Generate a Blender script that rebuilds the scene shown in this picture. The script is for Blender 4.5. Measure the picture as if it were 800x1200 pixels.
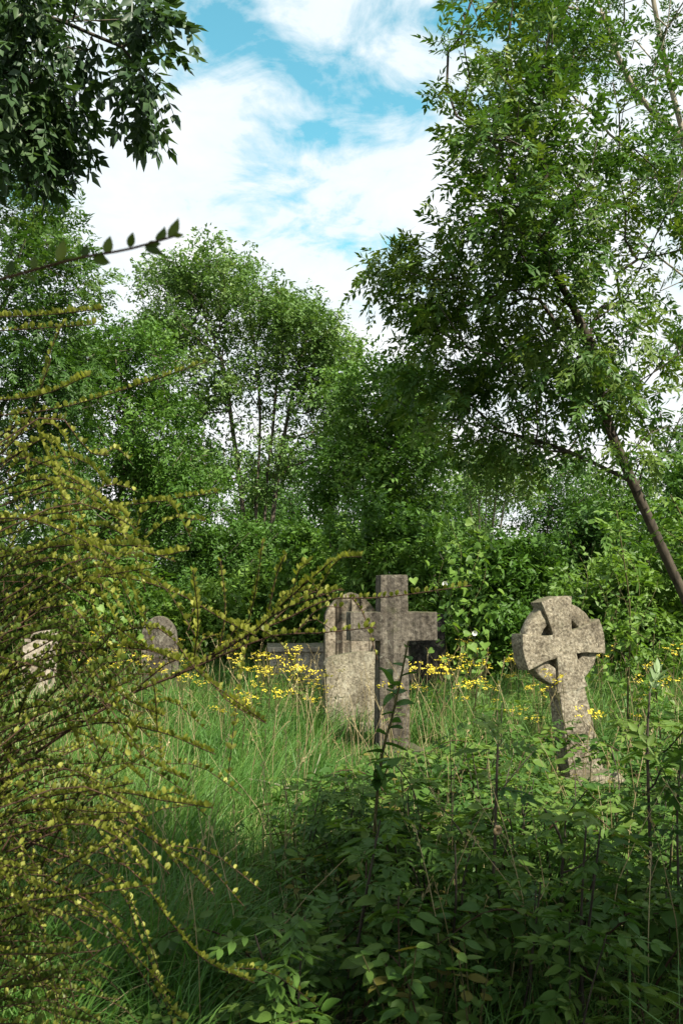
import bpy, bmesh, math, random
import numpy as np
from mathutils import Vector, Matrix, Euler

for o in list(bpy.data.objects):
    bpy.data.objects.remove(o)
SC = bpy.context.scene
COL = SC.collection
R = math.radians
rng = np.random.default_rng(11)
random.seed(11)

# ------------------------------------------------------------------ camera
FPX, CAMH, PITCH = 1067.0, 1.6, R(4.8)
cam_data = bpy.data.cameras.new('camera')
cam = bpy.data.objects.new('camera', cam_data)
COL.objects.link(cam)
cam.location = (0, 0, CAMH)
cam.rotation_euler = (R(90) + PITCH, 0, 0)
cam_data.sensor_fit = 'VERTICAL'
cam_data.sensor_height = 36
cam_data.sensor_width = 24
cam_data.lens = 32
cam_data.clip_start = 0.02
cam_data.clip_end = 3000
cam_data.dof.use_dof = True
cam_data.dof.focus_distance = 8.0
cam_data.dof.aperture_fstop = 13
SC.camera = cam

# ------------------------------------------------------------------ sky, sun, exposure
SUN_AZ, SUN_EL = R(140), R(50)        # azimuth clockwise from +Y (view direction)
W = bpy.data.worlds.new('World')
SC.world = W
W.use_nodes = True
nt = W.node_tree
nt.nodes.clear()
def N(tree, kind, **kw):
    n = tree.nodes.new(kind)
    for k, v in kw.items():
        setattr(n, k, v)
    return n
def math_node(tree, op, a, b=None, clamp=False):
    n = N(tree, 'ShaderNodeMath', operation=op, use_clamp=clamp)
    for i, v in enumerate((a, b)):
        if v is None: continue
        if isinstance(v, (int, float)): n.inputs[i].default_value = v
        else: tree.links.new(v, n.inputs[i])
    return n.outputs[0]
def mix_node(tree, f, a, b, blend='MIX'):
    n = N(tree, 'ShaderNodeMix', data_type='RGBA', blend_type=blend)
    for s, v in ((n.inputs[0], f), (n.inputs[6], a), (n.inputs[7], b)):
        if isinstance(v, (int, float)): s.default_value = v
        elif isinstance(v, tuple): s.default_value = v if len(v) == 4 else (*v, 1)
        else: tree.links.new(v, s)
    return n.outputs[2]
def ramp(tree, f, stops):
    n = N(tree, 'ShaderNodeValToRGB')
    e = n.color_ramp.elements
    while len(e) < len(stops): e.new(0.5)
    for i, (p, c) in enumerate(stops):
        e[i].position = p
        e[i].color = (*c, 1) if len(c) == 3 else c
    tree.links.new(f, n.inputs[0])
    return n.outputs[0]
def noise(tree, vec, scale, detail=4, rough=0.55, dist=0.0):
    n = N(tree, 'ShaderNodeTexNoise')
    n.inputs['Scale'].default_value = scale
    n.inputs['Detail'].default_value = detail
    n.inputs['Roughness'].default_value = rough
    n.inputs['Distortion'].default_value = dist
    tree.links.new(vec, n.inputs['Vector'])
    return n.outputs['Fac']

sky = N(nt, 'ShaderNodeTexSky', sky_type='NISHITA')
sky.sun_disc = False
sky.sun_elevation = SUN_EL
sky.sun_rotation = SUN_AZ
sky.air_density = 1.0
sky.dust_density = 0.3
sky.ozone_density = 1.6
tc = N(nt, 'ShaderNodeTexCoord')
sep = N(nt, 'ShaderNodeSeparateXYZ')
nt.links.new(tc.outputs['Generated'], sep.inputs[0])
den = math_node(nt, 'ADD', math_node(nt, 'MAXIMUM', sep.outputs[2], 0.0), 0.22)
comb = N(nt, 'ShaderNodeCombineXYZ')
nt.links.new(math_node(nt, 'DIVIDE', sep.outputs[0], den), comb.inputs[0])
nt.links.new(math_node(nt, 'DIVIDE', sep.outputs[1], den), comb.inputs[1])
mp = N(nt, 'ShaderNodeMapping')
mp.inputs['Location'].default_value = (3.1, 1.37, 0)
mp.inputs['Rotation'].default_value = (0, 0, R(12))
nt.links.new(comb.outputs[0], mp.inputs[0])
n1 = noise(nt, mp.outputs[0], 2.3, 9, 0.56, 0.25)
n2 = noise(nt, mp.outputs[0], 7.5, 9, 0.62, 0.5)
cl = math_node(nt, 'ADD', math_node(nt, 'MULTIPLY', n1, 0.68), math_node(nt, 'MULTIPLY', n2, 0.32))
# towards the horizon one looks through more cloud
cl = math_node(nt, 'ADD', cl, math_node(nt, 'MULTIPLY', math_node(nt, 'SUBTRACT', 0.40, math_node(nt, 'MAXIMUM', sep.outputs[2], 0.0), True), 0.42))
cover = ramp(nt, cl, [(0.39, (0, 0, 0)), (0.475, (1, 1, 1))])
shade = ramp(nt, cl, [(0.47, (8.6, 9.3, 9.9)), (0.70, (11.5, 11.4, 11.4))])
shade_n = nt.nodes[-1]
# the ramp clamps nothing, but keep its stops below one and scale afterwards
for el, c in zip(shade_n.color_ramp.elements, ((0.78, 0.87, 0.92), (1, 0.99, 0.985))):
    el.color = (*c, 1)
cloudcol = mix_node(nt, 1.0, shade, (11.0, 11.0, 11.0), 'MULTIPLY')
skytint = mix_node(nt, 1.0, sky.outputs[0], (1.7, 3.2, 2.4), 'MULTIPLY')
skycol = mix_node(nt, cover, skytint, cloudcol)
bg = N(nt, 'ShaderNodeBackground')
bg.inputs['Strength'].default_value = 0.050
nt.links.new(skycol, bg.inputs[0])
wo = N(nt, 'ShaderNodeOutputWorld')
nt.links.new(bg.outputs[0], wo.inputs[0])

sd = bpy.data.lights.new('sun', 'SUN')
sd.energy = 5.0
sd.angle = R(0.53)
sd.color = (1.0, 0.93, 0.80)
sun = bpy.data.objects.new('sun', sd)
COL.objects.link(sun)
TOSUN = Vector((math.sin(SUN_AZ) * math.cos(SUN_EL), math.cos(SUN_AZ) * math.cos(SUN_EL), math.sin(SUN_EL)))
sun.rotation_euler = TOSUN.to_track_quat('Z', 'Y').to_euler()
sun.location = (8, -8, 12)
SC.view_settings.view_transform = 'Standard'
SC.view_settings.look = 'None'
SC.view_settings.exposure = 1.1
SC.view_settings.gamma = 1.0
SC.view_settings.use_curve_mapping = False
SC.cycles.max_bounces = 8
SC.cycles.transparent_max_bounces = 6

# ------------------------------------------------------------------ helpers
def at(px, py, d):
    """the point of the place seen at photo pixel px, py and d metres ahead"""
    xc, yc = (px - 400) / FPX, (600 - py) / FPX
    dy = math.cos(PITCH) - yc * math.sin(PITCH)
    dz = math.sin(PITCH) + yc * math.cos(PITCH)
    s = d / dy
    return Vector((xc * s, d, CAMH + dz * s))

def gz(x, y):
    """height of the ground"""
    return (0.045 * np.sin(x * 0.9 + 1.3) * np.cos(y * 0.7) + 0.03 * np.sin(x * 2.3 + y * 1.7)
            + 0.02 * np.cos(y * 2.9 - x) + 0.006 * np.maximum(y - 9, 0))

def tag(o, label=None, cat=None, group=None, kind=None):
    if label: o['label'] = label
    if cat: o['category'] = cat
    if group: o['group'] = group
    if kind: o['kind'] = kind
    return o

def empty(name, loc=(0, 0, 0), rot=(0, 0, 0)):
    o = bpy.data.objects.new(name, None)
    o.empty_display_size = 0.1
    o.location = loc
    o.rotation_euler = rot
    COL.objects.link(o)
    return o

def link(name, me, parent=None, mw=None):
    o = bpy.data.objects.new(name, me)
    COL.objects.link(o)
    if parent is not None: o.parent = parent
    if mw is not None: o.matrix_basis = mw
    return o

def tri_mesh(name, V, F, mat, var=None, smooth=False):
    V = np.asarray(V, dtype=np.float32)
    F = np.asarray(F, dtype=np.int32)
    me = bpy.data.meshes.new(name)
    me.vertices.add(len(V))
    me.vertices.foreach_set('co', V.ravel())
    me.loops.add(F.size)
    me.loops.foreach_set('vertex_index', F.ravel())
    me.polygons.add(len(F))
    me.polygons.foreach_set('loop_start', np.arange(0, F.size, 3, dtype=np.int32))
    me.polygons.foreach_set('loop_total', np.full(len(F), 3, dtype=np.int32))
    if smooth:
        me.polygons.foreach_set('use_smooth', np.ones(len(F), dtype=bool))
    me.update(calc_edges=True)
    if var is not None:
        a = me.attributes.new('var', 'FLOAT', 'POINT')
        a.data.foreach_set('value', np.asarray(var, dtype=np.float32))
    me.materials.append(mat)
    return me

class Acc:
    """collects triangles for one mesh"""
    def __init__(self): self.V, self.F, self.A, self.n = [], [], [], 0
    def add(self, V, F, var=0.5):
        V = np.asarray(V, float).reshape(-1, 3)
        self.V.append(V); self.F.append(np.asarray(F, int).reshape(-1, 3) + self.n)
        self.A.append(np.broadcast_to(np.asarray(var, float), (len(V),)) if np.ndim(var) == 0 else np.asarray(var))
        self.n += len(V)
        return self
    def mesh(self, name, mat, smooth=False):
        return tri_mesh(name, np.concatenate(self.V), np.concatenate(self.F), mat, np.concatenate(self.A), smooth)
    def build(self, name, mat, parent=None, smooth=False):
        return link(name, self.mesh(name, mat, smooth), parent)

def norm(v): return v / np.maximum(np.linalg.norm(v, axis=-1, keepdims=True), 1e-9)

def tube(pts, rad, sides=6, cap=True):
    pts = np.asarray(pts, float); n = len(pts)
    rad = np.broadcast_to(np.asarray(rad, float), (n,))
    T = norm(np.gradient(pts, axis=0))
    up = np.array([0.31, 0.17, 0.93]) if abs(T[0, 2]) < 0.8 else np.array([0.94, 0.3, 0.1])
    B = np.empty((n, 3)); u = up
    for i in range(n):
        u = u - T[i] * np.dot(u, T[i]); u = u / max(np.linalg.norm(u), 1e-9); B[i] = u
    C = np.cross(T, B)
    a = np.arange(sides) * 2 * math.pi / sides
    V = pts[:, None] + rad[:, None, None] * (np.cos(a)[None, :, None] * B[:, None] + np.sin(a)[None, :, None] * C[:, None])
    V = V.reshape(-1, 3)
    i = np.arange(n - 1)[:, None] * sides; j = np.arange(sides)[None]; k = (j + 1) % sides
    q = np.stack([i + j, i + k, i + sides + k, i + sides + j], -1).reshape(-1, 4)
    F = np.concatenate([q[:, [0, 1, 2]], q[:, [0, 2, 3]]])
    if cap:
        V = np.vstack([V, pts[-1:] + T[-1:] * rad[-1]])
        jj = np.arange(sides); b = (n - 1) * sides
        F = np.vstack([F, np.stack([b + jj, b + (jj + 1) % sides, np.full(sides, n * sides)], -1)])
    return V, F

def curve(ctrl, n):
    """smooth polyline through control points (Catmull-Rom)"""
    P = np.asarray([tuple(c) for c in ctrl], float)
    P = np.vstack([2 * P[0] - P[1], P, 2 * P[-1] - P[-2]])
    out = []
    segs = len(P) - 3
    for t in np.linspace(0, segs - 1e-6, n):
        i = int(t); f = t - i
        a, b, c, d = P[i:i + 4]
        out.append(0.5 * (2 * b + (c - a) * f + (2 * a - 5 * b + 4 * c - d) * f * f + (3 * b - a - 3 * c + d) * f ** 3))
    return np.array(out)

# ------------------------------------------------------------------ leaf shapes (along +x, face up +z)
def leaflet4(L, Wd, fold=0.12):
    V = np.array([[0, 0, 0], [L * .45, 0, -fold * Wd], [L, 0, 0], [L * .42, Wd / 2, fold * Wd], [L * .42, -Wd / 2, fold * Wd]])
    return V, np.array([[0, 1, 3], [1, 2, 3], [0, 4, 1], [1, 4, 2]])
def leaflet2(L, Wd):
    V = np.array([[0, 0, 0], [L, 0, 0], [L * .45, Wd / 2, .15 * Wd], [L * .45, -Wd / 2, .15 * Wd]])
    return V, np.array([[0, 1, 2], [0, 3, 1]])
def leaflet_fine(L, Wd, fold=0.12, curl=0.15, heart=False):
    xs = [0.0, .14, .34, .58, .8, 1.0]
    ws = [.04, .34, .5, .44, .24, 0.0] if not heart else [.30, .52, .48, .32, .16, 0.0]
    V = []
    for i, (x, w) in enumerate(zip(xs, ws)):
        z = -curl * L * x * x
        xx = x - (.12 if heart and i == 0 else 0)
        V += [[L * x if not heart or i else 0, 0, z - fold * Wd * (w > 0)], [L * xx, Wd * w, z + fold * Wd * .6], [L * xx, -Wd * w, z + fold * Wd * .6]]
    F = []
    for i in range(5):
        a, b = 3 * i, 3 * i + 3
        F += [[a, b, b + 1], [a, b + 1, a + 1], [a, b + 2, b], [a, a + 2, b + 2]]
    return np.array(V), np.array(F)

def leaflet6(L, Wd, fold=0.12):
    V = np.array([[0, 0, 0], [L * .5, 0, -fold * Wd], [L, 0, 0], [L * .28, Wd * .44, fold * Wd], [L * .7, Wd * .46, fold * Wd], [L * .28, -Wd * .44, fold * Wd], [L * .7, -Wd * .46, fold * Wd]])
    return V, np.array([[0, 1, 3], [3, 1, 4], [1, 2, 4], [0, 5, 1], [5, 6, 1], [1, 6, 2]])
def rotz(a): c, s = math.cos(a), math.sin(a); return np.array([[c, -s, 0], [s, c, 0], [0, 0, 1.]])
def rotx(a): c, s = math.cos(a), math.sin(a); return np.array([[1., 0, 0], [0, c, -s], [0, s, c]])
def roty(a): c, s = math.cos(a), math.sin(a); return np.array([[c, 0, s], [0, 1, 0], [-s, 0, c]])

def compound(pairs, total, L, Wd, seed, droop=0.25, fine=False, ang=58):
    """a pinnate leaf: leaflets in pairs along a drooping stalk and one at its end"""
    g = np.random.default_rng(seed)
    acc = Acc()
    def axis(t): return np.array([total * t, 0, -droop * total * t * t])
    mk = (lambda l, w: leaflet_fine(l, w, .12, .2)) if fine else (lambda l, w: leaflet4(l, w))
    for i in range(pairs):
        t = .28 + .66 * i / max(pairs - 1, 1)
        s = 1 - .35 * abs(t - .62) / .5
        for sgn in (1, -1):
            V, F = mk(L * s * g.uniform(.88, 1.1), Wd * s * g.uniform(.85, 1.1))
            M = rotz(sgn * R(ang + g.uniform(-10, 10) - 14 * t)) @ roty(R(g.uniform(0, 32))) @ rotx(R(g.uniform(-25, 25)))
            acc.add(V @ M.T + axis(t), F)
    V, F = mk(L * .95, Wd)
    acc.add(V @ (roty(R(22))).T + axis(1), F)
    st = np.array([axis(0), axis(.35), axis(.7), axis(1)])
    w = np.array([[0, .0035, 0]])
    V = np.vstack([st + w, st - w])
    acc.add(V, [[0, 4, 5], [0, 5, 1], [1, 5, 6], [1, 6, 2], [2, 6, 7], [2, 7, 3]])
    return np.concatenate(acc.V), np.concatenate(acc.F)

def spray(n, L, Wd, spread, seed):
    """a small tuft of plain leaves round a twig tip"""
    g = np.random.default_rng(seed); acc = Acc()
    for i in range(n):
        V, F = leaflet2(L * g.uniform(.75, 1.2), Wd * g.uniform(.8, 1.2))
        M = rotz(g.uniform(-2.2, 2.2)) @ roty(R(g.uniform(-15, 55))) @ rotx(R(g.uniform(-40, 40)))
        acc.add(V @ M.T + g.normal(0, spread, 3), F)
    return np.concatenate(acc.V), np.concatenate(acc.F)

def frames(dirs, up_noise, g):
    """rotation matrices whose x axis is dirs and whose z axis is near upward"""
    d = norm(dirs); k = len(d)
    up = np.array([0, 0, 1.]) + g.normal(0, up_noise, (k, 3))
    s = norm(np.cross(up, d)); z = np.cross(d, s)
    return np.stack([d, s, z], -1)

def scatter(templates, pos, Rm, sc, g, var=None):
    """copies of the templates at pos; returns vertices, faces, per-vertex colour variation"""
    k = len(pos); which = g.integers(0, len(templates), k)
    Vs, Fs, As, n = [], [], [], 0
    var = g.random(k) if var is None else var
    for ti, (TV, TF) in enumerate(templates):
        m = which == ti
        if not m.any(): continue
        V = np.einsum('kij,nj->kni', Rm[m], TV) * sc[m][:, None, None] + pos[m][:, None]
        kk, nv = V.shape[:2]
        F = TF[None] + (np.arange(kk) * nv)[:, None, None]
        Vs.append(V.reshape(-1, 3)); Fs.append(F.reshape(-1, 3) + n)
        As.append(np.repeat(var[m], nv)); n += kk * nv
    return np.concatenate(Vs), np.concatenate(Fs), np.concatenate(As)

# ------------------------------------------------------------------ materials
def new_mat(name):
    m = bpy.data.materials.new(name); m.use_nodes = True
    t = m.node_tree; t.nodes.clear()
    out = N(t, 'ShaderNodeOutputMaterial')
    return m, t, out

def leaf_mat(name, dark, mid, light, trans=0.32, rough=0.5, spec=0.35):
    m, t, out = new_mat(name)
    at_ = N(t, 'ShaderNodeAttribute', attribute_name='var')
    oi = N(t, 'ShaderNodeObjectInfo')
    f = math_node(t, 'ADD', math_node(t, 'MULTIPLY', at_.outputs['Fac'], .72), math_node(t, 'MULTIPLY', oi.outputs['Random'], .28))
    c = ramp(t, f, [(0.08, dark), (0.5, mid), (0.93, light)])
    b = N(t, 'ShaderNodeBsdfPrincipled')
    b.inputs['Roughness'].default_value = rough
    b.inputs['Specular IOR Level'].default_value = spec
    t.links.new(c, b.inputs['Base Color'])
    tr = N(t, 'ShaderNodeBsdfTranslucent')
    t.links.new(mix_node(t, 1.0, c, (1.25, 1.3, .55), 'MULTIPLY'), tr.inputs[0])
    mx = N(t, 'ShaderNodeMixShader'); mx.inputs[0].default_value = trans
    t.links.new(b.outputs[0], mx.inputs[1]); t.links.new(tr.outputs[0], mx.inputs[2])
    t.links.new(mx.outputs[0], out.inputs[0])
    return m

def bark_mat(name, a, b_, scale=9.0):
    m, t, out = new_mat(name)
    tc = N(t, 'ShaderNodeTexCoord'); mp = N(t, 'ShaderNodeMapping')
    mp.inputs['Scale'].default_value = (1, 1, .35)
    t.links.new(tc.outputs['Object'], mp.inputs[0])
    f = noise(t, mp.outputs[0], scale, 6, .65, .4)
    c = ramp(t, f, [(.35, a), (.65, b_)])
    b = N(t, 'ShaderNodeBsdfPrincipled'); b.inputs['Roughness'].default_value = .85
    b.inputs['Specular IOR Level'].default_value = .15
    t.links.new(c, b.inputs['Base Color'])
    bp = N(t, 'ShaderNodeBump'); bp.inputs['Strength'].default_value = .6; bp.inputs['Distance'].default_value = .02
    t.links.new(f, bp.inputs['Height']); t.links.new(bp.outputs[0], b.inputs['Normal'])
    t.links.new(b.outputs[0], out.inputs[0])
    return m

def stone_mat(name, base, dark, pale, speck=38.0, streak=0.0, lichen=0.35, moss=0.25, contrast=1.0):
    """weathered stone: mineral speckle, blotches of dirt, rain streaks, lichen"""
    m, t, out = new_mat(name)
    tc = N(t, 'ShaderNodeTexCoord'); vec = tc.outputs['Object']
    big = noise(t, vec, 3.2, 5, .6, .5)
    fine = noise(t, vec, speck, 5, .7)
    vo = N(t, 'ShaderNodeTexVoronoi'); vo.inputs['Scale'].default_value = speck * 1.25
    t.links.new(vec, vo.inputs['Vector'])
    sepc = N(t, 'ShaderNodeSeparateColor'); t.links.new(vo.outputs['Color'], sepc.inputs[0])
    c = ramp(t, fine, [(.5 - .2 / contrast, dark), (.52, base), (.5 + .22 / contrast, pale)])
    spk = ramp(t, sepc.outputs[0], [(.0, (.32, .30, .27)), (.25, (.9, .9, .9)), (1.0, (1.12, 1.1, 1.05))])
    c = mix_node(t, .75, c, spk, 'MULTIPLY')
    dirt = ramp(t, big, [(.38, (.42, .40, .38)), (.6, (1, 1, 1))])
    c = mix_node(t, .8, c, dirt, 'MULTIPLY')
    if streak:
        mp = N(t, 'ShaderNodeMapping'); mp.inputs['Scale'].default_value = (17, 17, .5)
        t.links.new(vec, mp.inputs[0])
        s = noise(t, mp.outputs[0], 1.0, 4, .6, .3)
        c = mix_node(t, streak, c, ramp(t, s, [(.43, (.16, .145, .13)), (.55, (1.05, 1.03, 1.0))]), 'MULTIPLY')
    ln = noise(t, vec, 6.5, 7, .68, .7)
    c = mix_node(t, math_node(t, 'MULTIPLY', ramp(t, ln, [(.57, (0, 0, 0)), (.66, (1, 1, 1))]), lichen), c, (.42, .41, .32))
    mn = noise(t, vec, 4.1, 6, .7, .2)
    c = mix_node(t, math_node(t, 'MULTIPLY', ramp(t, mn, [(.56, (0, 0, 0)), (.68, (1, 1, 1))]), moss), c, (.075, .085, .03))
    ge = N(t, 'ShaderNodeNewGeometry'); sz = N(t, 'ShaderNodeSeparateXYZ'); t.links.new(ge.outputs['Normal'], sz.inputs[0])
    topf = math_node(t, 'MULTIPLY', ramp(t, math_node(t, 'ADD', sz.outputs[2], math_node(t, 'MULTIPLY', math_node(t, 'SUBTRACT', ln, .5), 1.6)), [(.55, (0, 0, 0)), (.9, (1, 1, 1))]), .75)
    c = mix_node(t, topf, c, (.085, .085, .045))
    b = N(t, 'ShaderNodeBsdfPrincipled'); b.inputs['Roughness'].default_value = .92
    b.inputs['Specular IOR Level'].default_value = .2
    t.links.new(c, b.inputs['Base Color'])
    bp = N(t, 'ShaderNodeBump'); bp.inputs['Strength'].default_value = .8; bp.inputs['Distance'].default_value = .012
    t.links.new(math_node(t, 'ADD', fine, math_node(t, 'MULTIPLY', sepc.outputs[0], .25)), bp.inputs['Height'])
    t.links.new(bp.outputs[0], b.inputs['Normal'])
    t.links.new(b.outputs[0], out.inputs[0])
    return m

def plain_mat(name, c, rough=.7):
    m, t, out = new_mat(name)
    tc = N(t, 'ShaderNodeTexCoord')
    f = noise(t, tc.outputs['Object'], 30, 3)
    b = N(t, 'ShaderNodeBsdfPrincipled'); b.inputs['Roughness'].default_value = rough
    t.links.new(mix_node(t, f, tuple(.75 * x for x in c), tuple(min(1, 1.2 * x) for x in c)), b.inputs['Base Color'])
    t.links.new(b.outputs[0], out.inputs[0])
    return m

M = {}
M['ash'] = leaf_mat('ash_leaf', (.032, .078, .014), (.060, .130, .022), (.15, .21, .034), .3, .48, .28)
M['ash_shade'] = leaf_mat('shaded_ash_leaf', (.024, .056, .022), (.045, .09, .032), (.08, .13, .045), .25, .45, .3)  # ash leaf darkened in colour for the boughs that hang in shade
M['pale'] = leaf_mat('pale_leaf', (.060, .120, .026), (.110, .200, .048), (.23, .32, .105), .28, .5, .3)
M['mid'] = leaf_mat('mid_green_leaf', (.040, .098, .015), (.074, .160, .024), (.135, .23, .042), .3, .5, .25)
M['deep'] = leaf_mat('deep_green_leaf', (.028, .074, .013), (.052, .122, .020), (.09, .175, .032), .27, .5, .22)
M['bright'] = leaf_mat('bright_leaf', (.06, .13, .02), (.10, .19, .028), (.17, .27, .05), .38, .5, .35)
M['under'] = leaf_mat('undergrowth_leaf', (.032, .082, .016), (.066, .135, .024), (.13, .20, .038), .32, .5, .18)
M['palesap'] = leaf_mat('pale_sapling_leaf', (.16, .24, .10), (.22, .31, .15), (.30, .40, .22), .35, .5, .35)
M['yellow'] = leaf_mat('yellow_green_leaf', (.10, .125, .016), (.21, .23, .034), (.35, .365, .085), .35, .5, .25)
M['coto_shade'] = leaf_mat('shaded_olive_leaf', (.034, .062, .010), (.064, .102, .015), (.14, .18, .033), .3, .45, .25)  # cotoneaster leaf with the shade of body and sprig put into its colour
M['grass'] = leaf_mat('grass_blade', (.036, .105, .018), (.075, .18, .032), (.18, .26, .06), .35, .5, .3)
M['straw'] = leaf_mat('straw', (.24, .19, .09), (.36, .29, .15), (.5, .42, .24), .2, .7, .2)
M['petal'] = leaf_mat('yellow_petal', (.58, .46, .03), (.68, .56, .05), (.74, .64, .12), .25, .6, .2)
M['white_petal'] = leaf_mat('white_petal', (.75, .75, .72), (.8, .8, .78), (.82, .82, .8), .3, .6, .2)
M['bark'] = bark_mat('grey_brown_bark', (.05, .042, .032), (.15, .125, .095), 14)
M['bark_pale'] = bark_mat('pale_bark', (.16, .14, .10), (.34, .30, .23), 10)
M['bark_dark'] = bark_mat('dark_bark', (.03, .025, .02), (.085, .07, .05), 14)
M['twig'] = bark_mat('red_brown_twig', (.035, .022, .014), (.085, .05, .03), 30)
M['stem_green'] = bark_mat('green_brown_stem', (.05, .05, .02), (.11, .10, .04), 30)
M['granite'] = stone_mat('tan_granite', (.265, .232, .172), (.112, .098, .072), (.43, .395, .31), 42, 0, .4, .25, 1.25)
M['latin'] = stone_mat('grey_weathered_stone', (.140, .125, .102), (.068, .06, .049), (.235, .215, .18), 30, .55, .35, .35)
M['sand'] = stone_mat('tan_headstone', (.29, .262, .195), (.17, .152, .11), (.42, .385, .30), 46, .25, .35, .3, 1.2)
M['streaked'] = stone_mat('streaked_headstone', (.25, .218, .17), (.15, .13, .10), (.36, .32, .26), 26, 1.0, .15, .25)
M['darkstone'] = stone_mat('dark_headstone', (.030, .027, .024), (.014, .013, .012), (.055, .05, .045), 30, .3, .15, .3)
M['palestone'] = stone_mat('pale_kerb_stone', (.46, .40, .33), (.30, .26, .21), (.60, .55, .47), 24, .2, .3, .2)
M['shell'] = plain_mat('snail_shell', (.30, .21, .11), .4)
M['snail'] = plain_mat('snail_body', (.16, .13, .09), .5)

# ------------------------------------------------------------------ ground
def ground_material():
    m, t, out = new_mat('soil_and_moss')
    tc = N(t, 'ShaderNodeTexCoord')
    a = noise(t, tc.outputs['Object'], .9, 6, .6, .4)
    b_ = noise(t, tc.outputs['Object'], 22, 5, .7)
    c = ramp(t, math_node(t, 'ADD', math_node(t, 'MULTIPLY', a, .6), math_node(t, 'MULTIPLY', b_, .4)),
             [(.36, (.030, .024, .014)), (.5, (.045, .055, .018)), (.66, (.06, .095, .025))])
    b = N(t, 'ShaderNodeBsdfPrincipled'); b.inputs['Roughness'].default_value = .95
    b.inputs['Specular IOR Level'].default_value = .1
    t.links.new(c, b.inputs['Base Color'])
    bp = N(t, 'ShaderNodeBump'); bp.inputs['Distance'].default_value = .04
    t.links.new(b_, bp.inputs['Height']); t.links.new(bp.outputs[0], b.inputs['Normal'])
    t.links.new(b.outputs[0], out.inputs[0])
    return m
far = np.array([40, 60, 100, 180, 350, 700, 1400.])
gx = np.concatenate([-far[::-1], np.linspace(-24, 24, 97), far])
gy = np.concatenate([-far[::-1] , np.linspace(-14, 34, 97), far])
XX, YY = np.meshgrid(gx, gy, indexing='ij')
def gz_clip(x, y):
    return gz(x, np.clip(y, -60, 60))
ZZ = gz_clip(XX, YY)
nX, nY = XX.shape
idx = np.arange(nX * nY).reshape(nX, nY)
q = np.stack([idx[:-1, :-1], idx[1:, :-1], idx[1:, 1:], idx[:-1, 1:]], -1).reshape(-1, 4)
g_o = link('ground', tri_mesh('ground', np.stack([XX, YY, ZZ], -1).reshape(-1, 3), np.concatenate([q[:, :3], q[:, [0, 2, 3]]]), ground_material(), smooth=True))
g_o['kind'] = 'structure'

# ------------------------------------------------------------------ gravestones
def outline_solid(name, pts, depth, mat, parent, rough=.004, bevel=.012, y0=0.0, cuts=3, seed=0):
    """an outline in x,z extruded along y, edges bevelled and worn"""
    bm = bmesh.new()
    vs = [bm.verts.new((x, y0 - depth / 2, z)) for x, z in pts]
    f = bm.faces.new(vs)
    r = bmesh.ops.extrude_face_region(bm, geom=[f])
    bmesh.ops.translate(bm, verts=[v for v in r['geom'] if isinstance(v, bmesh.types.BMVert)], vec=(0, depth, 0))
    bmesh.ops.recalc_face_normals(bm, faces=bm.faces)
    sharp = [e for e in bm.edges if len(e.link_faces) == 2 and e.calc_face_angle(0) > .6]
    if bevel:
        bmesh.ops.bevel(bm, geom=sharp, offset=bevel, segments=2, affect='EDGES', profile=.6)
    bmesh.ops.triangulate(bm, faces=[f for f in bm.faces if len(f.verts) > 4])
    for _ in range(cuts):
        es = [e for e in bm.edges if e.calc_length() > .045]
        if es: bmesh.ops.subdivide_edges(bm, edges=es, cuts=1, use_grid_fill=True)
        bmesh.ops.triangulate(bm, faces=[f for f in bm.faces if len(f.verts) > 4])
    from mathutils import noise as mn
    off = Vector((seed * 3.7, seed * 1.9, 0))
    bm.normal_update()
    for v in bm.verts:
        a = mn.noise(v.co * 9 + off) * .6 + mn.noise(v.co * 31 + off) * .4
        v.co += v.normal * a * rough * 2
    me = bpy.data.meshes.new(name)
    bm.to_mesh(me); bm.free()
    me.materials.append(mat)
    for p in me.polygons: p.use_smooth = True
    try: me.set_sharp_from_angle(angle=R(35))
    except Exception: pass
    return link(name, me, parent)

def box_pts(x0, x1, z0, z1): return [(x0, z0), (x1, z0), (x1, z1), (x0, z1)]

# Latin cross
p = at(459, 885, 8.75)
gxz = float(gz(p.x, p.y))
lc = empty('stone_cross', (p.x, p.y, gxz), (0, 0, R(-14) * -1 * -1))
lc.rotation_euler = (R(-.6), R(.3), R(12))
tag(lc, 'tall plain grey Latin cross of weathered stone, arms square, on a dark base', 'cross')
zb = .04
za, zc_, zt_ = (at(459, v, 8.75).z - gxz for v in (750.5, 717, 674))
outline_solid('cross_body', [(-.152, zb), (.152, zb), (.138, za), (.425, za), (.425, zc_), (.136, zc_), (.134, zt_), (-.134, zt_), (-.136, zc_), (-.425, zc_), (-.425, za), (-.138, za)],
              .20, M['latin'], lc, .0045, .010, cuts=4, seed=1)
outline_solid('plinth', [(-.30, -.08), (.30, -.08), (.28, .05), (-.28, .05)], .5, M['darkstone'], lc, .006, .015, cuts=2, seed=2)
outline_solid('base_step', [(-.44, -.2), (.44, -.2), (.42, -.065), (-.42, -.065)], .72, M['darkstone'], lc, .008, .015, cuts=2, seed=3)

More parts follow.
